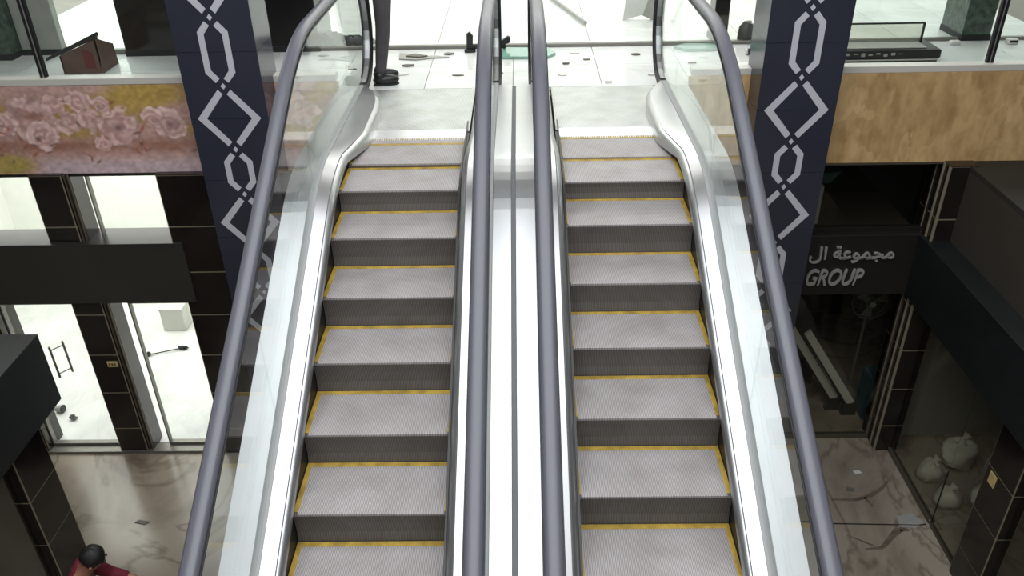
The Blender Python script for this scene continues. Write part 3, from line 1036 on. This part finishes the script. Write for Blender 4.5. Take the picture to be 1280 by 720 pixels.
# sign bands (box beams)
def band(name, x0, x1, y0, y1, mat, label):
    root = empty(name, ((x0 + x1) / 2, (y0 + y1) / 2, BB))
    tag(root, label, 'sign box')
    w, d, h = (x1 - x0) / 2, (y1 - y0) / 2, BT - BB
    MB().box(-w, w, -d, d, 0, h - 0.012).build('box_body', mat, root)
    MB().box(-w - 0.004, w + 0.004, -d - 0.004, d + 0.004, h - 0.012, h, 0.003).build('top_sheet', mat, root)
    return root
bl = band('sign_box', -6.2, -3.27, YF - 0.11, YF + 0.24, 'band_warm', 'blank charcoal sign box across the lit lower left shop')
bl.location.z += 0.065
nb = band('sign_box', -4.34, -3.985, 1.6, 5.72, 'band_green', 'black sign box end jutting in at the left edge')
sb2 = band('sign_box', 2.6, 4.0, YF, YF + 0.22, 'band', 'dark sign box with raised metal lettering on the unlit shop')
wb = band('sign_box', 3.97, 4.34, 1.6, YF - 0.01, 'band_green', 'long dark sign box running along the right shop')
# lettering on the sign box
def lettering(txt, x0, x1, z0, z1, y, shear, parent, name, flipfit=True):
    cu = bpy.data.curves.new(name, 'FONT')
    cu.body = txt
    cu.extrude = 0.012
    cu.shear = shear
    cu.offset = 0.012
    tmp = bpy.data.objects.new(name, cu)
    col.objects.link(tmp)
    dg = bpy.context.evaluated_depsgraph_get()
    dg.update()
    me = bpy.data.meshes.new_from_object(tmp.evaluated_get(dg))
    bpy.data.objects.remove(tmp)
    co = np.array([v.co for v in me.vertices])
    if len(co) == 0:
        return None
    mn, mxx_ = co.min(0), co.max(0)
    sx = (x1 - x0) / (mxx_[0] - mn[0])
    sz = (z1 - z0) / (mxx_[1] - mn[1])
    for v in me.vertices:
        a = v.co.copy()
        v.co = (x0 + (a[0] - mn[0]) * sx, y - (a[2] - mn[2]) * 1.0, z0 + (a[1] - mn[1]) * sz)
    me.materials.clear()
    me.materials.append(MATS['sign_metal'])
    o = bpy.data.objects.new(name, me)
    col.objects.link(o)
    o.parent = parent
    o.matrix_parent_inverse = Matrix.Translation(-parent.location)
    return o
# visual order of the joined Arabic letter forms
ar = '\uFEDD\uFE8D \uFE94\uFECB\uFEEE\uFEE4\uFEA0\uFEE3'
o = lettering(ar, 2.92, 3.76, -1.83, -1.64, YF - 0.004, 0.0, sb2, 'arabic_letters')
o = lettering('GROUP', 2.93, 3.50, -2.09, -1.90, YF - 0.004, 0.25, sb2, 'latin_letters')

# lit lower left shop: glazing
def pane_window(name, x0, x1, y, z0, z1, label, gm='glass_clear', fm='frame_grey', fr=0.03, lo=0.05):
    root = empty(name, ((x0 + x1) / 2, y, z0))
    tag(root, label, 'window', None, 'structure')
    w, h = (x1 - x0) / 2, z1 - z0
    MB().box(-w, w, -0.03, 0.03, 0, lo).build('window_frame', fm, root)
    MB().box(-w, w, -0.03, 0.03, h - fr, h).build('window_frame', fm, root)
    for a in (-w, w - fr * 0.5):
        MB().box(a, a + fr * 0.5, -0.03, 0.03, lo, h - fr).build('window_frame', fm, root)
    MB().box(-w + fr * 0.5, w - fr * 0.5, -0.006, 0.006, lo, h - fr).build('pane', gm, root)
    return root
pane_window('window_5', -5.42, -4.60, 7.38, BT, SB, 'upper light of the lit shop, left of the tiled column')
pane_window('window_6', -4.12, -3.38, 7.38, BT, SB, 'upper light of the lit shop, right of the tiled column')
w7 = pane_window('window_7', -5.42, -4.60, 7.36, ZL, BB, 'glass door of the lit lower left shop with pull handles', lo=0.07)
w8 = pane_window('window_8', -4.06, -3.38, 7.36, ZL, BB, 'tall glass pane of the lit lower left shop', lo=0.07)
# pull handles
for sx, yy in ((0.0, -0.055), (0.09, 0.055)):
    hx = -5.035 + sx - (-5.01)
    z0, z1 = -3.17 - ZL, -2.76 - ZL
    MB().tube([(hx, yy, z0), (hx, yy, z1)], 0.012, 8).build('door_handle', 'frame_grey', w7, True)
for zz in (-3.12, -2.81):
    MB().tube([(-0.025, -0.055, zz - ZL), (0.065, 0.055, zz - ZL)], 0.007, 8).build('handle_bolt', 'frame_grey', w7, True)
struct(MB().box(-6.2, -2.75, 7.22, 7.36, ZL, ZL + 0.035).build('trim_4', 'frame_grey'), 'grey stone threshold of the lit lower left shop')
# shop interior shell
struct(MB().box(-7.6, -2.8, 7.4, 11.2, ZL + 0.001, ZL + 0.012).build('floor_shop', 'tile_white'), 'white tiled floor inside the lit lower shop')
struct(MB().box(-7.6, -2.8, 11.2, 11.3, ZL, SB).build('wall_shop_back', 'wall_white'), 'white back wall inside the lit lower shop')
struct(MB().box(-7.7, -7.6, 7.56, 11.3, ZL, SB).build('wall_shop_side', 'wall_white'), 'white left wall inside the lit lower shop')
struct(MB().box(-2.8, -2.7, 7.56, 11.3, ZL, SB).build('wall_shop_partition', 'wall_white'), 'white right wall inside the lit lower shop')
# things inside the lit shop
t = empty('plastic_tray', (-5.15, 8.5, ZL + 0.012))
tag(t, 'white plastic tray on the floor behind the glass door', 'tray')
MB().prism([(-0.16, -0.04), (-0.12, -0.07), (0.14, -0.05), (0.17, 0.0), (0.10, 0.06), (-0.12, 0.05)], 'z', 0, 0.02).build('tray_base', 'white_thing', t)
MB().tube([(-0.15, -0.04, 0.025), (0.13, -0.05, 0.025), (0.16, 0, 0.025), (0.1, 0.055, 0.025), (-0.12, 0.045, 0.025), (-0.15, -0.04, 0.025)], 0.012, 6).build('tray_rim', 'wall_white', t)
t = empty('broom', (-4.75, 9.2, ZL + 0.012))
tag(t, 'dark brush head with thin handle on the lit shop floor', 'broom')
MB().tube([(-0.22, -0.05, 0.02), (0.12, 0.06, 0.03)], 0.008, 6).build('handle', 'cable', t)
MB().blob((0.17, 0.08, 0.03), (0.07, 0.03, 0.03), 6, jag=0.2).build('brush_head', 'plastic_black', t, True)
MB().blob((-0.25, -0.06, 0.03), (0.03, 0.03, 0.035), 8, jag=0.2).build('end_knob', 'cable', t, True)
for i, (x, y, nm, lb) in enumerate(((-5.66, 7.98, 'crushed_cup', 'crushed grey cup on the lit shop floor beside the black sign box'),
                                    (-5.42, 7.82, 'plastic_scrap', 'small grey plastic scrap on the lit shop floor'))):
    t = empty(nm, (x, y, ZL + 0.012))
    tag(t, lb, 'cup' if i == 0 else 'scrap')
    if i == 0:
        MB().tube([(-0.05, 0.01, 0.04), (0.05, -0.01, 0.05)], [0.035, 0.05], 12).build('cup_body', 'grey_item', t, True)
        MB().tube([(0.05, -0.01, 0.05), (0.058, -0.011, 0.05)], [0.053, 0.05], 12).build('cup_rim', 'dark_item', t, True)
    else:
        MB().blob((0, 0, 0.035), (0.04, 0.03, 0.04), 17, jag=0.4).build('scrap_body', 'fan_grey', t, True)
        MB().prism([(-0.03, 0), (0.03, 0.01), (0.015, 0.09), (-0.01, 0.08)], 'y', -0.004, 0.004).build('scrap_flap', 'grey_item', t)
t = empty('pale_carton', (-4.85, 9.85, ZL + 0.012))
tag(t, 'pale green carton standing in the lit lower shop', 'carton')
MB().box(-0.16, 0.16, -0.12, 0.12, 0, 0.36, 0.006).build('carton_body', 'scrap_pale', t)
MB().box(-0.165, 0.165, -0.125, 0.125, 0.34, 0.365).build('carton_lid', 'white_thing', t)
# ceiling panel lamp housing of the lit shop
t = empty('ceiling_lamp', (-5.2, 9.3, SB - 0.02))
tag(t, 'flat ceiling lamp panel of the lit lower shop', 'lamp')
MB().box(-2.15, 2.15, -1.35, 1.35, -0.04, 0.0).build('lamp_housing', 'alu', t)

# unlit lower right shop
pane_window('window_9', 2.75, 4.02, 7.40, BT, SB, 'dark upper light of the unlit shop beside the pillar', 'glass_dark', 'band')
pane_window('window_10', 2.75, 4.02, 7.40, ZL, BB, 'dark glass front of the unlit shop below the sign', 'glass_dark', 'frame_brown', lo=0.05)
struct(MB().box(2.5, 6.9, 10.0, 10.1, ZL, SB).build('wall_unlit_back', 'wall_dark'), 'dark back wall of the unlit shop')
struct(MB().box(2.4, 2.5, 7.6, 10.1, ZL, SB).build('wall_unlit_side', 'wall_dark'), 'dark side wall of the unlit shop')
# wing shop on the right: glass at x = XW
def wing_window(name, y0, y1, z0, z1, label, gm, lo=0.05):
    root = empty(name, (XW, (y0 + y1) / 2, z0))
    tag(root, label, 'window', None, 'structure')
    w, h = (y1 - y0) / 2, z1 - z0
    MB().box(-0.03, 0.03, -w, w, 0, lo, 0.004).build('window_frame', 'frame_brown', root)
    MB().box(-0.02, 0.02, -w, w, h - 0.03, h).build('window_frame', 'band', root)
    MB().box(-0.006, 0.006, -w, w, lo, h - 0.03).build('pane', gm, root)
    return root
w11 = wing_window('window_11', 6.06, 7.16, ZL, BB, 'dusty glass pane of the right wing shop, far half', 'glass_dark')
w12 = wing_window('window_12', 5.48, 6.05, ZL, BB, 'dusty glass pane of the right wing shop, near half', 'glass_dark', lo=0.012)
MB().tube([(0, -0.545, 0.02), (0, -0.545, 0.72)], 0.008, 6).build('pane_edge', 'plastic_black', w11)
wing_window('window_13', 1.6, 5.06, ZL, BB, 'grey glass of the right wing shop past the near column', 'glass_dark')
struct(MB().box(XW, 8.9, 1.6, YF - 0.01, SB - 0.05, SB).build('wall_wing_roof', 'roof_dark'), 'roof slab of the right wing shop, colour darkened to offset the light on top')
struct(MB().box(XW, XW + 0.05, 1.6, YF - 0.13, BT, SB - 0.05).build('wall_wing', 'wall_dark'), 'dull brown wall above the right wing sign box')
struct(MB().box(6.5, 6.6, 1.6, 10.0, ZL, SB).build('wall_wing_back', 'wall_grey'), 'grey inner wall of the right wing shop')
struct(MB().box(XW + 0.05, 8.9, 7.42, 7.5, ZL, SB).build('wall_wing_end', 'wall_grey'), 'grey end wall of the right wing shop')
# left wing glazing near the viewer
root = empty('window_14', (-XW, 3.3, ZL))
tag(root, 'grey glass of the left wing shop at the lower left corner', 'window', None, 'structure')
MB().box(-0.03, 0.03, -1.7, 1.76, 0, 0.05).build('window_frame', 'frame_brown', root)
MB().box(-0.006, 0.006, -1.7, 1.76, 0.05, BB - ZL).build('pane', 'glass_dark', root)
struct(MB().box(-6.6, -6.5, 1.6, 5.5, ZL, BT).build('wall_left_wing_back', 'wall_grey'), 'grey inner wall of the left wing shop')
struct(MB().box(-6.5, -4.3, 5.30, 5.40, ZL, BT).build('wall_left_wing_end', 'wall_grey'), 'grey end wall of the left wing shop')
struct(MB().box(-8.9, -4.3, 1.6, 5.60, BT - 0.05, BT).build('wall_left_wing_roof', 'wall_dark'), 'dark roof slab of the left wing shop')

# goods in the unlit shop
t = empty('standing_fan', (4.12, 8.3, ZL))
tag(t, 'grey standing fan in the unlit shop below the lettering', 'fan')
MB().tube([(0, 0, 0), (0, 0, 0.03), (0, 0, 0.05)], [0.20, 0.19, 0.05], 20).build('base', 'fan_grey', t, True)
MB().tube([(0, 0, 0.04), (0, 0, 1.24)], 0.016, 8).build('pole', 'fan_grey', t)
hd = empty('fan_head', (0, -0.05, 1.3))
hd.parent = t
MB().tube([(0, 0.16, 0), (0, 0.02, 0)], [0.05, 0.06], 14).build('motor', 'fan_grey', hd, True)
cg = MB()
for r_, y_ in ((0.22, 0.0), (0.215, -0.03), (0.215, 0.03), (0.14, -0.05), (0.07, -0.055)):
    cg.tube([(r_ * math.cos(6.2832 * q / 28), y_, r_ * math.sin(6.2832 * q / 28)) for q in range(29)], 0.004, 5, False)
for q in range(20):
    a = 6.2832 * q / 20
    cg.tube([(0.04 * math.cos(a), -0.055, 0.04 * math.sin(a)), (0.14 * math.cos(a), -0.05, 0.14 * math.sin(a)), (0.22 * math.cos(a), 0, 0.22 * math.sin(a))], 0.0025, 4, False)
cg.build('cage', 'fan_grey', hd)
for q in range(3):
    a = 6.2832 * q / 3 + 0.4
    MB().prism([(0.03 * math.cos(a - .5), 0.03 * math.sin(a - .5)), (0.19 * math.cos(a - .38), 0.19 * math.sin(a - .38)), (0.2 * math.cos(a + .3), 0.2 * math.sin(a + .3)),
                (0.04 * math.cos(a + .6), 0.04 * math.sin(a + .6))], 'y', -0.012, -0.008).build('blade', 'grey_item', hd)
MB().tube([(0, -0.045, 0), (0, -0.065, 0)], 0.035, 14).build('hub', 'white_thing', hd, True)
t = empty('teal_crate', (4.20, 7.82, ZL))
tag(t, 'teal plastic crate stack below the standing fan', 'crate')
for q in range(2):
    m = MB().box(-0.14, 0.14, -0.12, 0.12, 0.32 * q, 0.32 * q + 0.03).box(-0.14, 0.14, -0.12, -0.105, 0.32 * q + 0.03, 0.32 * q + 0.30)
    m.box(-0.14, 0.14, 0.105, 0.12, 0.32 * q + 0.03, 0.32 * q + 0.30).box(-0.14, -0.125, -0.105, 0.105, 0.32 * q + 0.03, 0.32 * q + 0.30).box(0.125, 0.14, -0.105, 0.105, 0.32 * q + 0.03, 0.32 * q + 0.30)
    m.build('crate_tier', 'teal', t)
# slanted pale boards
for i in range(2):
    dx = 0.0 - 0.16 * i
    t = empty('pale_board', (3.60 + dx, 7.80 + 0.1 * i, ZL))
    tag(t, ('upper' if i == 0 else 'lower') + ' pale board slanting down in the unlit shop beside the pillar', 'board')
    MB().prism([(-0.36, 1.16), (-0.30, 1.22), (0.38, 0.20), (0.31, 0.14)], 'y', -0.01, 0.03).build('plank', 'scrap_pale', t)
    MB().prism([(-0.36, 1.135), (-0.36, 1.16), (0.31, 0.14), (0.29, 0.13)], 'y', -0.015, 0.03).build('edge', 'plastic_black', t)
    MB().box(0.25, 0.42, -0.02, 0.04, 0, 0.17).build('foot_block', 'dark_item', t)
t = empty('black_cabinet', (3.35, 8.6, ZL))
tag(t, 'dark cabinet with shelf in the unlit shop behind the boards', 'cabinet')
MB().box(-0.5, -0.47, -0.2, 0.2, 0, 1.1).box(0.3, 0.33, -0.2, 0.2, 0, 1.1).box(-0.47, 0.3, 0.18, 0.2, 0, 1.1).build('carcass', 'dark_item', t)
for zz in (0.05, 0.45, 0.8, 1.08):
    MB().box(-0.47, 0.3, -0.2, 0.18, zz, zz + 0.025).build('shelf', 'dark_item', t)
t = empty('white_box', (2.98, 7.72, BT))
tag(t, 'pale box standing behind the dark upper light by the pillar', 'box')
MB().box(-0.14, 0.10, -0.08, 0.12, -0.05, 0.38, 0.004).build('box_body', 'grey_item', t)
MB().prism([(-0.10, 0.38), (0.16, 0.40), (0.26, 0.52), (0.05, 0.50)], 'y', -0.05, 0.1).build('teal_cloth', 'teal', t)
struct(MB().box(2.6, 4.0, YF + 0.22, 8.4, BT - 0.08, BT - 0.04).build('trim_5', 'wall_dark'), 'dark ledge behind the lettered sign box')

# bags and cable on the right
for i, (x, y, r, sd, lb) in enumerate(((4.44, 6.70, (0.13, 0.12, 0.14), 21, 'round white plastic bag nearest the tiled corner column'),
                                       (4.83, 6.92, (0.19, 0.15, 0.20), 22, 'large white plastic bag behind the wing shop glass'),
                                       (4.46, 6.32, (0.14, 0.12, 0.12), 23, 'low white plastic bag beside the glass edge'),
                                       (4.84, 6.30, (0.17, 0.14, 0.14), 24, 'slumped white plastic bag nearest the near right column'))):
    t = empty('plastic_bag', (x, y, ZL))
    tag(t, lb, 'bag', 'white bags behind the right glass')
    MB().blob((0, 0, r[2] * 0.82), r, sd, 20, 12, 0.2).build('bag_body', 'bag_white', t, True)
    MB().tube([(0, 0, r[2] * 1.5), (0.01, 0.01, r[2] * 1.85), (0.05, 0.02, r[2] * 2.1)], [0.05, 0.02, 0.05], 9).build('knotted_neck', 'bag_white', t, True)
t = empty('foam_sheet', (5.12, 6.58, ZL))
tag(t, 'pale flat foam sheet standing behind the white bags', 'foam sheet')
MB().prism([(-0.22, 0.0), (0.22, 0.0), (0.12, 0.42), (-0.20, 0.40)], 'y', -0.015, 0.015).build('sheet', 'grey_item', t)
MB().box(-0.23, 0.23, -0.02, 0.02, 0, 0.02).build('edge_strip', 'fan_grey', t)
cb = [(2.9, 6.10), (3.2, 6.07), (3.5, 6.06), (3.8, 6.05), (4.05, 6.04), (4.14, 6.05)]
tag(MB().tube([(x, y, ZL + 0.006) for x, y in cb], 0.006, 6).build('floor_cable', 'cable'), 'thin dark cable across the right lower floor', 'cable')
# stains and scraps on the right lower floor
t = shard('torn_paper', [(3.86, 6.02), (4.02, 6.0), (4.14, 6.08), (4.05, 6.2), (3.9, 6.16)], ZL + 0.001, ZL + 0.008, 'grey_item', 'pale torn paper beside the cable on the right floor', 'paper')
shard('torn_paper', [(3.50, 6.53), (3.58, 6.52), (3.60, 6.57), (3.52, 6.59)], ZL + 0.001, ZL + 0.006, 'scrap_dark', 'dark torn scrap on the right lower floor', 'paper')
shard('torn_paper', [(3.68, 6.78), (3.76, 6.80), (3.74, 6.84), (3.67, 6.83)], ZL + 0.001, ZL + 0.006, 'scrap_pale', 'tiny white scrap near the corner column foot', 'paper')
def streak(paths, label):
    t = empty('dirt_streak', (0, 0, ZL))
    tag(t, label, 'stain')
    for pts in paths:
        m = MB()
        for k_ in range(len(pts) - 1):
            (x0, y0, w0), (x1, y1, w1) = pts[k_], pts[k_ + 1]
            L_ = math.hypot(x1 - x0, y1 - y0)
            nx, ny = -(y1 - y0) / L_, (x1 - x0) / L_
            m.prism([(x0 + nx * w0, y0 + ny * w0), (x0 - nx * w0, y0 - ny * w0), (x1 - nx * w1, y1 - ny * w1), (x1 + nx * w1, y1 + ny * w1)], 'z', 0.0004, 0.0015)
        m.build('dirt_trail', 'stain', t)
streak(([(3.30, 6.41, 0.012), (3.55, 6.40, 0.02), (3.72, 6.46, 0.026), (3.88, 6.56, 0.02), (4.0, 6.68, 0.01)], [(3.66, 6.44, 0.02), (3.70, 6.30, 0.008)]),
       'brown dirt streak on the right floor beyond the cable')
streak(([(3.42, 5.74, 0.008), (3.60, 5.76, 0.022), (3.74, 5.90, 0.028), (3.86, 6.0, 0.04), (3.95, 5.98, 0.01)], [(3.3, 5.92, 0.006), (3.52, 5.78, 0.012)]),
       'brown dirt streak on the right floor this side of the cable')
shard('floor_scrap', [(-4.02, 6.16), (-3.90, 6.13), (-3.86, 6.17), (-3.98, 6.20)], ZL + 0.001, ZL + 0.008, 'scrap_dark', 'small dark scrap on the beige left lower floor', 'scrap')

# ------------------------------------------------------------------ people
def skinned(name, chains, mat, parent, sub=2):
    """chains: list of lists of (pos, radius); a chain whose first entry is an index tuple attaches to that vertex"""
    verts, edges, rad, roots = [], [], [], []
    names = {}
    for ch in chains:
        prev = None
        for it in ch:
            if isinstance(it, str):
                prev = names[it]
                continue
            p, r = it[0], it[1]
            idx = len(verts)
            verts.append(p)
            rad.append(r)
            if prev is None:
                roots.append(idx)
            else:
                edges.append((prev, idx))
            if len(it) > 2:
                names[it[2]] = idx
            prev = idx
    me = bpy.data.meshes.new(name)
    me.from_pydata(verts, edges, [])
    o = bpy.data.objects.new(name, me)
    col.objects.link(o)
    o.parent = parent
    md = o.modifiers.new('skin', 'SKIN')
    md.use_smooth_shade = True
    if not me.skin_vertices:
        bpy.context.view_layer.update()
    sv = me.skin_vertices[0].data
    for i, r in enumerate(rad):
        sv[i].radius = (r, r) if not isinstance(r, tuple) else r
        sv[i].use_root = i in roots
    ss = o.modifiers.new('smooth', 'SUBSURF')
    ss.levels = ss.render_levels = sub
    me.materials.append(MATS[mat])
    return o

def person(loc, rz, J, mats, label):
    """figure facing +x in its own frame, J holds joint positions"""
    root = empty('person', loc, rz)
    tag(root, label, 'person')
    j = {k: Vector(v) for k, v in J.items()}
    def mid(a, b, t=0.5):
        return tuple(j[a].lerp(j[b], t))
    up = (j['head'] - j['neck']).normalized()
    f = Vector(J.get('face', (1, 0, 0)))
    hd = j['head']
    chains = [[(tuple(j['pelvis']), (0.125, 0.10), 'pel'), (mid('pelvis', 'chest', 0.5), (0.12, 0.095)), (tuple(j['chest']), (0.15, 0.11), 'ch'), (tuple(j['neck']), 0.055),
               (tuple(j['neck'].lerp(hd, 0.55)), 0.06), (tuple(hd), 0.088), (tuple(hd + up * 0.075), 0.075)]]
    for s in ('l', 'r'):
        chains.append(['ch', (tuple(j[s + 'sho']), 0.06), (mid(s + 'sho', s + 'elb'), 0.047), (tuple(j[s + 'elb']), 0.040), (mid(s + 'elb', s + 'wri'), 0.036), (tuple(j[s + 'wri']), 0.025)])
        chains.append(['pel', (tuple(j[s + 'hip']), 0.092), (mid(s + 'hip', s + 'kne'), 0.078), (tuple(j[s + 'kne']), 0.055), (mid(s + 'kne', s + 'ank', 0.4), 0.052), (tuple(j[s + 'ank']), 0.036)])
        # hand: palm and five fingers
        w = j[s + 'wri']
        dr = (w - j[s + 'elb']).normalized()
        sd = dr.cross(Vector((0, 0, 1)))
        if sd.length < 0.2:
            sd = Vector((1, 0, 0)) - dr * dr.x
        sd.normalize()
        nr_ = sd.cross(dr)
        palm = w + dr * 0.075
        chains.append([(tuple(w), (0.026, 0.018)), (tuple(w + dr * 0.045), (0.036, 0.016)), (tuple(palm), (0.038, 0.014))])
        for q, ln in enumerate((0.070, 0.080, 0.075, 0.058)):
            b0 = palm + sd * (0.027 - 0.018 * q)
            chains.append([(tuple(b0), 0.009), (tuple(b0 + dr * ln * 0.5), 0.0085), (tuple(b0 + dr * ln * 0.8 - nr_ * 0.014), 0.008), (tuple(b0 + dr * ln - nr_ * 0.032), 0.007)])
        b0 = w + dr * 0.03 + sd * 0.024
        chains.append([(tuple(b0), 0.011), (tuple(b0 + sd * 0.028 + dr * 0.022), 0.010), (tuple(b0 + sd * 0.036 + dr * 0.055), 0.008)])
    sdv = up.cross(f).normalized()
    chains.append([(tuple(hd + f * 0.07 + up * 0.0), 0.016), (tuple(hd + f * 0.098 - up * 0.018), 0.013)])
    for e in (-1, 1):
        chains.append([(tuple(hd + sdv * 0.08 * e + up * 0.01), 0.014), (tuple(hd + sdv * 0.092 * e - up * 0.02), 0.010)])
    skinned('body', chains, mats['skin'], root)
    for e in (-1, 1):
        MB().blob(tuple(hd + f * 0.08 + sdv * 0.034 * e + up * 0.018), (0.010, 0.010, 0.008), 1, 10, 6, 0).build('eye', 'plastic_black', root, True)
    MB().blob(tuple(hd + f * 0.082 - up * 0.05), (0.008, 0.022, 0.007), 1, 10, 6, 0).build('mouth', 'dark_red', root, True)
    hc = hd + up * 0.035 - f * 0.018
    MB().blob(tuple(hc), (0.092, 0.088, 0.094), 31, 20, 12, 0.06).build('hair', 'hair', root, True)
    # clothes
    sh = [[(tuple(j['pelvis'] + Vector((0, 0, 0.0))), (0.150, 0.125), 'p'), (mid('pelvis', 'chest', 0.5), (0.145, 0.12)), (tuple(j['chest']), (0.172, 0.13), 'c'), (tuple(j['chest'].lerp(j['neck'], 0.75)), 0.075)]]
    for s in ('l', 'r'):
        sh.append(['c', (tuple(j[s + 'sho']), 0.080), (mid(s + 'sho', s + 'elb'), 0.064), (tuple(j[s + 'elb']), 0.054), (mid(s + 'elb', s + 'wri', 0.75), 0.043)])
    skinned('shirt', sh, mats['shirt'], root)
    tr = [[(tuple(j['pelvis'] + Vector((0, 0, 0.03))), (0.142, 0.115), 'p'), (tuple(j['pelvis'] - Vector((0, 0, 0.04))), (0.14, 0.115), 'q')]]
    for s in ('l', 'r'):
        tr.append(['q', (tuple(j[s + 'hip']), 0.100), (mid(s + 'hip', s + 'kne'), 0.082), (tuple(j[s + 'kne']), 0.064), (mid(s + 'kne', s + 'ank', 0.5), 0.060), (tuple(j[s + 'ank'] + Vector((0, 0, 0.0))), 0.052)])
    skinned('trousers', tr, mats['trousers'], root)
    for s in ('l', 'r'):
        a = j[s + 'ank']
        m = MB()
        m.blob((a.x + 0.045, a.y, 0.048), (0.120, 0.046, 0.048), 2, 18, 10, 0.0)
        m.blob((a.x - 0.01, a.y, 0.075), (0.055, 0.045, 0.06), 2, 14, 8, 0.0)
        so = m.build('shoe', 'shoe', root, True)
        MB().prism([(a.x - 0.072, a.y - 0.034), (a.x + 0.05, a.y - 0.045), (a.x + 0.13, a.y - 0.03), (a.x + 0.16, a.y), (a.x + 0.13, a.y + 0.03), (a.x + 0.05, a.y + 0.045), (a.x - 0.072, a.y + 0.034)],
                   'z', 0.0, 0.02).build('sole', 'plastic_black', so)
    return root
JS = dict(pelvis=(0.05, 0, 0.95), chest=(0.04, 0, 1.30), neck=(0.0, 0, 1.50), head=(0.03, 0, 1.63),
          lsho=(0, 0.18, 1.42), lelb=(-0.02, 0.22, 1.14), lwri=(0.20, 0.16, 1.12), rsho=(0, -0.18, 1.42), relb=(-0.02, -0.22, 1.14), rwri=(0.20, -0.14, 1.12),
          lhip=(0.05, 0.09, 0.88), lkne=(0.025, 0.09, 0.48), lank=(-0.025, 0.09, 0.085), rhip=(0.05, -0.09, 0.88), rkne=(0.03, -0.09, 0.48), rank=(-0.03, -0.09, 0.085))
person((-1.185, 7.54, 0), 0.17, JS, dict(skin='skin', shirt='shirt', trousers='trousers'), 'person in dark grey trousers and black shoes standing by the left newel')
JR = dict(pelvis=(-0.16, 0, 0.92), chest=(-0.07, 0, 1.24), neck=(0.03, 0, 1.41), head=(0.12, 0, 1.52), face=(0.94, 0, -0.34),
          lsho=(-0.03, 0.18, 1.34), lelb=(0.10, 0.26, 1.08), lwri=(0.30, 0.20, 1.02), rsho=(-0.03, -0.18, 1.34), relb=(0.06, -0.25, 1.06), rwri=(0.27, -0.19, 1.0),
          lhip=(-0.15, 0.09, 0.86), lkne=(-0.02, 0.10, 0.47), lank=(-0.14, 0.10, 0.085), rhip=(-0.15, -0.09, 0.86), rkne=(-0.08, -0.10, 0.47), rank=(-0.26, -0.10, 0.085))
person((-3.36, 4.33, ZL), 0.25, JR, dict(skin='skin', shirt='maroon', trousers='trousers'), 'person with dark hair and maroon top leaning forward on the lower floor')
